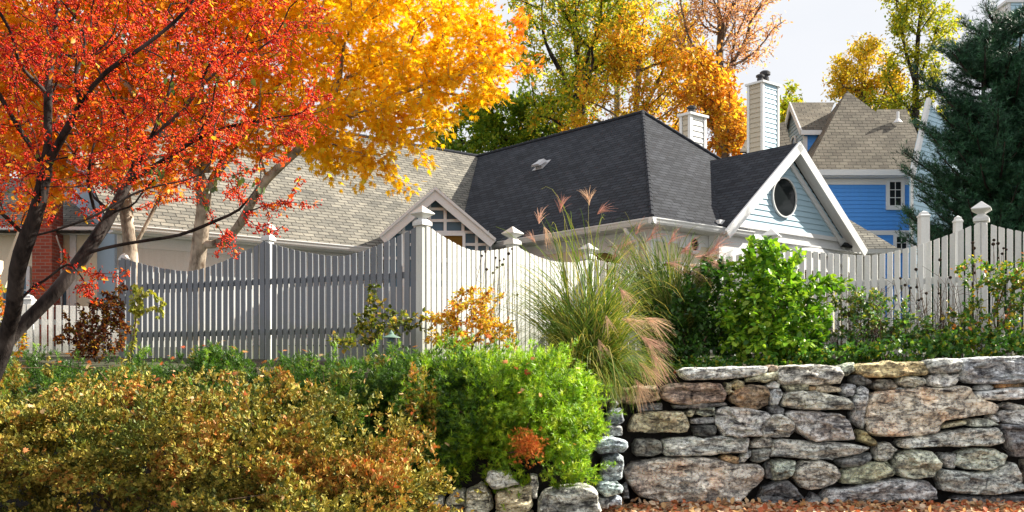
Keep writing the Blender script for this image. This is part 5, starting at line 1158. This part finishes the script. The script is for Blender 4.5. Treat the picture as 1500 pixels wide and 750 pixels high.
# groups of low plants along the wall top
shrub('spreading_rose', 'wiry rose with blue-green leaflets arching over the stone wall before the fence', P(1270, 532, 13.3), [(1250, 440, 13.5, 42, 26, .3), (1290, 450, 13.5, 55, 26, .3), (1330, 480, 13.4, 50, 30, .3), (1270, 490, 13.3, 60, 36, .3), (1380, 500, 13.3, 40, 24, .3)], 380, 3800, .035, .07, [(.12, .28, .08), (.18, .32, .07), (.07, .15, .07), (.35, .34, .06)], R=.016, spread=.03, bark='twig', holes=.3, tmpl='oval')
shrub('barberry', 'tangled shrub with yellow and green leaves at the right end of the fence', P(1460, 522, 13.2), [(1450, 400, 13.3, 55, 30, .3), (1480, 450, 13.3, 50, 40, .35), (1430, 470, 13.2, 50, 40, .35), (1470, 500, 13.2, 60, 26, .3), (1530, 430, 13.3, 50, 70, .4), (1420, 385, 13.3, 30, 8, .15)], 420, 4400, .035, .07, [(.10, .24, .04), (.32, .36, .04), (.6, .42, .04), (.06, .14, .03), (.6, .2, .05)], [4, 3, 1.6, 3, .5], R=.025, spread=.05, bark='twig', holes=.25)
shrub('spirea', 'orange and gold leaved shrub before the sunlit white fence', P(690, 525, 13.6), [(690, 468, 13.6, 55, 38, .4), (650, 470, 13.6, 30, 26, .3), (725, 490, 13.4, 36, 30, .3), (700, 435, 13.8, 40, 16, .25), (660, 500, 13.2, 40, 18, .3)], 380, 3600, .03, .062, [(.72, .40, .04), (.82, .58, .06), (.70, .24, .04), (.50, .48, .06), (.35, .12, .04)], [3, 5, 2, 3, 1], R=.02, spread=.04, mat='leaf', holes=.2)
shrub('young_tree', 'thin sapling with drooping olive leaves in front of the shaded fence', P(553, 525, 13.6), [(548, 440, 13.7, 14, 26, .15), (540, 480, 13.7, 24, 30, .2), (575, 458, 13.6, 24, 8, .12), (590, 480, 13.4, 30, 16, .15), (500, 500, 13.3, 22, 14, .15), (620, 470, 13.4, 22, 16, .12)], 130, 700, .05, .09, [(.10, .13, .03), (.40, .36, .05), (.16, .2, .03), (.62, .40, .12)], [4, 2, 3, 1], R=.012, spread=.04, holes=.1)
shrub('barberry', 'dark purple-red shrub with orange tips below the crabapple trunk', P(140, 530, 13.2), [(140, 490, 13.2, 52, 34, .35), (160, 450, 13.3, 36, 24, .25), (115, 500, 13.0, 32, 24, .25), (175, 425, 13.3, 22, 9, .15), (105, 460, 13.0, 14, 24, .15)], 330, 3300, .03, .06, [(.10, .03, .02), (.22, .06, .03), (.62, .22, .04), (.16, .14, .03), (.6, .38, .05)], [5, 3, 1.6, 2, .8], R=.02, spread=.04, mat='leaf', holes=.25)
shrub('weeping_shrub', 'thin weeping branch of yellow-green leaves against the shaded fence', P(190, 530, 13.0), [(215, 425, 13.0, 18, 10, .06), (235, 450, 13.0, 10, 20, .06), (200, 440, 13, 10, 30, .08)], 60, 420, .04, .075, [(.55, .50, .08), (.35, .38, .06)], R=.01, spread=.02, droop=1.5)
shrub('ninebark', 'yellow and orange leaved shrub beside the crabapple trunk at the left edge', P(5, 530, 12.6), [(5, 470, 12.6, 22, 36, .2), (-20, 440, 12.6, 30, 50, .3), (15, 500, 12.6, 25, 20, .2)], 90, 700, .04, .08, [(.25, .32, .04), (.75, .5, .05), (.7, .2, .04)], R=.015, spread=.05, mat='leaf')
# green undergrowth on the wall top
gc = [px_blob(*b) for b in [(1220, 520, 13.0, 70, 16, .3), (1320, 512, 13.0, 80, 18, .3), (1430, 505, 13.0, 90, 20, .3), (1130, 532, 13.0, 100, 12, .25), (1540, 500, 13, 60, 24, .3), (1020, 538, 13.0, 60, 10, .25)]]
sp, sn = shell_pts(gc, 1700, .10, .08, 3.0, 5.0); pos, d, nn, rep = rosettes(sp, sn, 4, .03, .4, 1.1)
g = scatter('ground_cover', 'oval', pos, d, nn, rng.uniform(.03, .075, len(pos)), pal(len(pos), [(.09, .24, .035), (.20, .34, .04), (.05, .14, .03), (.45, .42, .05), (.14, .30, .10)], [4, 3, 3, 1, 1]), M['leaf_green']); tag(g, 'low green leafy ground cover along the top of the stone wall', kind='stuff')

# ------------------------------------------------------------------ ornamental grasses
def grass(name, label, base, n, rad, aim, L_, w, cols, mat, plumes, seedx, spreadY=.4, droop=1.0):
    """aim: list of (px,py,Y,weight,sd) places the blade tips reach"""
    t = empty(name, tuple(base), label, 'ornamental grass', 'clumps of plumed grass'); base = np.array(base); W_ = np.array([a[3] for a in aim], float); V = []; Fc = []; Cc = []
    for k in range(n):
        a = aim[rng.choice(len(aim), p=W_/W_.sum())]; tip = P(a[0]+rng.normal(0, a[4]), a[1]+rng.normal(0, a[4]*.8), a[2]+rng.normal(0, spreadY*.6)); an = rng.uniform(0, 6.28); rr = rad*math.sqrt(rng.random())
        b = base+np.array([rr*math.cos(an), rr*math.sin(an)*.7, 0]); hgt = max(tip[2], b[2])
        arch = rng.uniform(.15, .65)*droop*np.linalg.norm((tip-b)[:2]); c1_ = b+(tip-b)*.35*np.array([.45, .45, 1.0]); c1_[2] = b[2]+(hgt-b[2])*.55+arch*.55; c2_ = b+(tip-b)*np.array([.8, .8, 0])+[0, 0, 0]; c2_[2] = max(tip[2], b[2])+arch*.7+.03
        ww = w*rng.uniform(.6, 1.2); S_ = 11; col = cols[rng.integers(len(cols))]*np.array(rng.uniform(.75, 1.25)); i0 = len(V); sd = nrm(np.array([rng.normal(), rng.normal()*.5, 0]))
        for s in range(S_):
            f = s/(S_-1); q = b*(1-f)**3+3*c1_*f*(1-f)**2+3*c2_*f*f*(1-f)+tip*f**3; q = q+rnd_unit(1)[0]*.004; h = ww*(1-f**2.2)+.0008; V += [q-sd*h, q+sd*h]; Cc += [col*(1-.0*f)]*2
        for s in range(S_-1): a_ = i0+2*s; Fc += [a_, a_+1, a_+3, a_+2]
    fastmesh('blades', np.array(V), np.array(Fc), 4, M[mat], t, np.clip(np.array(Cc), 0, 1))
    for (px, py, Y, L2, ang, nf, hue) in plumes:
        V = []; Fc = []; Cc = []; o_ = P(px, py, Y); main = np.array([math.cos(ang), -.15, math.sin(ang)]); st = base+(o_-base)*np.array([.55, .55, .75])
        for k in range(int(nf*1.7)):
            dv = nrm(main+rnd_unit(1)[0]*np.array([.55, .5, .55])); i0 = len(V); ww = rng.uniform(.0018, .0036); Lk = L2*rng.uniform(.6, 1.1); s0 = o_-main*rng.uniform(0, L2*.35); col = np.array(hue)*rng.uniform(.7, 1.25)
            for s in range(8):
                f = s/7; q = s0+dv*Lk*f+np.array([.02, 0, -.28])*Lk*f*f; h = ww*(1.0 if s % 2 else .55)*(1-f*.6); sd = nrm(np.cross(dv, [0.1, 1, .1])); V += [q-sd*h, q+sd*h]; Cc += [col, col]
            for s in range(7): a_ = i0+2*s; Fc += [a_, a_+1, a_+3, a_+2]
        fastmesh('plume', np.array(V), np.array(Fc), 4, M['plume'], t, np.clip(np.array(Cc), 0, 1))
    m = MB()
    for (px, py, Y, L2, ang, nf, hue) in plumes:
        o_ = P(px, py, Y); mid = base+(o_-base)*.5; mid[2] = base[2]+(max(o_[2], base[2]+.3)-base[2])*.72; m.tube([base+rnd_unit(1)[0]*[.1, .08, 0], mid, o_], [.004, .0035, .002], 4, cap=False)
    m.build('stalk', M['blade_stalk'], t, smooth=True)
M['blade_stalk'] = paint_mat('grass_stalk', (.32, .30, .10), .3)
ga = np.array([(.13, .24, .035), (.22, .33, .05), (.36, .38, .07), (.50, .44, .12), (.09, .17, .03)])
PT = (.68, .44, .36); PR = (.50, .26, .22); PS = (.78, .55, .40)
grass('maiden_grass', 'large arching maiden grass with pink-tan plumes spilling over the wall corner', P(862, 560, 12.5)*[1, 1, 0]+[0, 0, 1.5], 1900, .30,
      [(815, 465, 12.6, 2.5, 40), (900, 590, 11.8, 2, 14), (860, 455, 12.7, 2.5, 45), (905, 450, 12.5, 3, 45), (940, 490, 12.2, 5, 25), (960, 550, 12.0, 5, 16), (905, 575, 11.8, 5, 22), (925, 440, 12.3, 3, 25), (850, 540, 11.9, 3, 35), (780, 500, 12.3, 4, 24), (755, 470, 12.6, 3.5, 28), (740, 440, 12.7, 1.5, 25), (830, 350, 12.8, .7, 35), (920, 370, 12.8, .7, 35), (790, 400, 12.6, .8, 40)],
      1.6, .0062, ga, 'blade', [(790, 318, 12.6, .24, 1.5, 16, PT), (822, 302, 12.6, .26, 1.4, 18, PR), (862, 292, 12.6, .24, 1.7, 18, PS), (882, 308, 12.6, .24, .7, 14, PR), (800, 340, 12.6, .22, -1.2, 14, PS),
      (912, 428, 12.2, .24, -.9, 22, PT), (925, 470, 12.1, .34, -.2, 26, PS), (950, 500, 12.0, .34, -.6, 30, PT), (955, 470, 12.1, .30, -.4, 26, PS), (945, 540, 11.9, .34, -.8, 30, PS), (960, 525, 11.9, .32, -1.0, 28, PT), (880, 505, 12.0, .22, -1.2, 16, PS), (935, 565, 11.9, .28, -1.1, 24, PS), (890, 470, 12, .2, -1.3, 12, PS), (780, 350, 12.6, .2, 2.2, 12, PT)], 0)
grass('maiden_grass', 'darker maiden grass clump behind, its red plumes leaning toward the round vent', P(985, 500, 14.0)*[1, 1, 0]+[0, 0, 1.6], 1300, .30,
      [(900, 400, 14.2, 2, 30), (940, 380, 14.2, 3, 35), (990, 390, 14.1, 3, 35), (1040, 400, 14.0, 3, 25), (1060, 440, 13.9, 2, 18), (930, 460, 13.9, 2, 30), (1010, 450, 13.8, 3, 30), (960, 500, 13.5, 3, 30), (900, 440, 13.6, 3, 30), (930, 420, 13.8, 3, 30)],
      1.6, .0065, ga*np.array([.55, .62, .7]), 'blade', [(955, 345, 14.1, .34, .8, 16, PR), (985, 350, 14.1, .3, .9, 14, PR), (1005, 365, 14.0, .34, .6, 18, PR), (1030, 375, 13.9, .36, .1, 24, PT), (1045, 385, 13.9, .36, -.2, 26, PT), (1020, 392, 13.9, .34, -.4, 24, PS), (1050, 360, 13.9, .36, .9, 16, PR), (1040, 370, 13.9, .32, .7, 16, PR), (900, 375, 14.0, .3, .9, 12, PR), (915, 360, 14.0, .3, 1.0, 12, PR), (985, 385, 13.9, .3, -.1, 20, PT), (1010, 400, 13.9, .28, -.4, 20, PS), (935, 335, 14.1, .26, 1.1, 10, PR)], 0)

# ------------------------------------------------------------------ seed heads
def seedheads(name, label, spots, Y, z0, lean=.03, r=.022, group='dried coneflower stems'):
    t = empty(name, tuple(P(spots[0][0], 525, Y)*[1, 1, 0]+[0, 0, z0]), label, 'dried flowers', group); m = MB(); hd = []
    for k, (px, py) in enumerate(spots):
        q = P(px, py, Y+rng.normal(0, .1)); b = np.array([q[0]+rng.normal(0, .12), q[1]+rng.normal(0, .08), z0]); mid = (q+b)/2+rnd_unit(1)[0]*.05; m.tube([b, mid, q], [.005, .004, .003], 5, cap=False)
        for s in range(3):
            a = b+(q-b)*rng.uniform(.3, .85); e = a+np.array([rng.normal(0, .09), rng.normal(0, .05), rng.uniform(.02, .16)]); m.tube([a, e], [.003, .002], 4, cap=False)
        h = MB(); rr = r*rng.uniform(.75, 1.2); h.lathe(q-[0, 0, rr*.7], [(rr*.3, 0), (rr*.85, rr*.35), (rr, rr*.9), (rr*.8, rr*1.4), (rr*.3, rr*1.75)], 9); hd.append(h)
    m.build('stem', M['twig'], t, smooth=True)
    for h in hd: h.build('seed_head', SEED, t)
SEED = bark_mat('seed_head_brown', (.012, .008, .006), (.05, .032, .022), 60)
seedheads('coneflower', 'dried dark seed heads on stems before the sunlit white fence', [(706, 375), (711, 369), (726, 378), (732, 382), (738, 380), (745, 372), (750, 365), (736, 388), (713, 395), (722, 400), (758, 432), (728, 392)], 14.3, 1.75)
seedheads('coneflower', 'dried dark seed heads before the weathered fence, left of the tall capped post', [(1319, 408), (1326, 418), (1334, 422), (1343, 421), (1312, 434), (1346, 440), (1350, 438), (1357, 430), (1342, 395), (1377, 381), (1392, 407), (1375, 430)], 13.9, 1.75)
seedheads('coneflower', 'dried dark seed heads beside the tall capped post at right', [(1425, 356), (1427, 364), (1426, 390), (1456, 352), (1462, 357), (1470, 364), (1474, 366), (1468, 372), (1462, 378), (1455, 358), (1427, 400), (1428, 383)], 13.9, 1.75)
# tangle of bare stems
def tangle(label, px0, px1, y0, y1, Y, n):
    t = empty('dry_perennial', tuple(P(px0, 525, Y)), label, 'dried stems'); m = MB()
    for k in range(n):
        b = P(rng.uniform(px0, px1), 530, Y+rng.normal(0, .2)); e = b+np.array([rng.normal(0, .22), rng.normal(0, .1), 0]); e[2] = EYE+(HY-rng.uniform(y0, y1))/F*Y; mid = (b+e)/2+rnd_unit(1)[0]*.07; m.tube([b, mid, e], [.0055, .004, .0025], 4, cap=False)
        for s in range(5): f = rng.uniform(.3, .95); a = b*(1-f)+e*f; m.tube([a, a+np.array([rng.normal(0, .10), rng.normal(0, .07), rng.uniform(-.02, .14)])], [.003, .0018], 4, cap=False)
    o = m.build('stem', M['twig'], t, smooth=True)
tangle('dense tangle of brown dead stems over the middle of the stone wall', 1225, 1300, 420, 500, 13.6, 60)
tangle('thin brown dead stems leaning before the fence between the two seed head clumps', 1340, 1420, 400, 480, 13.6, 44)
# ------------------------------------------------------------------ path light
t = empty('path_light', tuple(P(573, 530, 12.9)), 'small verdigris garden path lamp with pagoda hat behind the hedge', 'garden lamp'); p = P(573, 495, 12.9)
m = MB(); m.lathe(p+[0, 0, 0], [(.118, 0), (.115, .008), (.06, .030), (.035, .045), (.03, .062), (.012, .085), (.004, .10)], 24); m.build('lamp_shade', M['verdigris'], t, smooth=False)
m = MB(); m.lathe(p-[0, 0, .05], [(.045, 0), (.045, .052)], 14); m.build('lamp_glass', M['glass_blue'], t)
m = MB(); m.lathe(p-[0, 0, .45], [(.016, 0), (.016, .41)], 10); m.build('post', M['blackmetal'], t)
# ------------------------------------------------------------------ fallen leaves
n = 7000; x = rng.uniform(-1.0, 8.5, n); y = 12.15-np.abs(rng.normal(0, .45, n)); z = rng.uniform(.01, .07, n)+np.clip((y-11.9)*.18, 0, .06)
g = scatter('fallen_leaves', 'oval', np.stack([x, y, z], 1), rnd_unit(n)*[1, 1, .45], rnd_unit(n)*.6+[0, -.2, 1.0], rng.uniform(.05, .10, n), pal(n, [(.72, .30, .14), (.62, .20, .10), (.78, .50, .26), (.52, .34, .22), (.78, .60, .42)]), M['dry']); tag(g, 'fallen orange and tan leaves drifted against the foot of the stone wall', kind='stuff')
hp, hn = shell_pts(yb, 260, .02, .26, 1.6, 3.0); up = hn[:, 2] > .2; hp = hp[up]+hn[up]*.05; n = len(hp)
g = scatter('fallen_leaves', 'maple', hp, rnd_unit(n)*[1, 1, .3], hn[up]+rnd_unit(n)*.5, rng.uniform(.07, .13, n), pal(n, [(.75, .30, .12), (.70, .18, .06), (.80, .55, .30), (.6, .12, .05)]), M['dry']); tag(g, 'orange and tan maple leaves caught on the hedge tops', kind='stuff')
hp, hn = shell_pts(ab, 150, .02, .36, 2.3, 11.0); up = hn[:, 2] > .1; hp = hp[up]+hn[up]*.04; n = len(hp)
g = scatter('fallen_leaves', 'maple', hp, rnd_unit(n)*[1, 1, .3], hn[up]+rnd_unit(n)*.6, rng.uniform(.05, .09, n), pal(n, [(.75, .30, .12), (.70, .18, .06), (.80, .55, .30)]), M['dry']); tag(g, 'scattered red and tan leaves lying on the bronze azalea', kind='stuff')
x = rng.uniform(1.6, 7.5, 500); y = rng.uniform(12.5, 13.2, 500); z = np.array([terr(a, b) for a, b in zip(x, y)])+.03
g = scatter('fallen_leaves', 'oval', np.stack([x, y, z], 1), rnd_unit(500)*[1, 1, .4], rnd_unit(500)*.6+[0, 0, 1.0], rng.uniform(.05, .10, 500), pal(500, [(.62, .28, .10), (.55, .16, .06), (.7, .5, .25)]), M['dry']); tag(g, 'loose leaves lying on the soil behind the wall coping', kind='stuff')
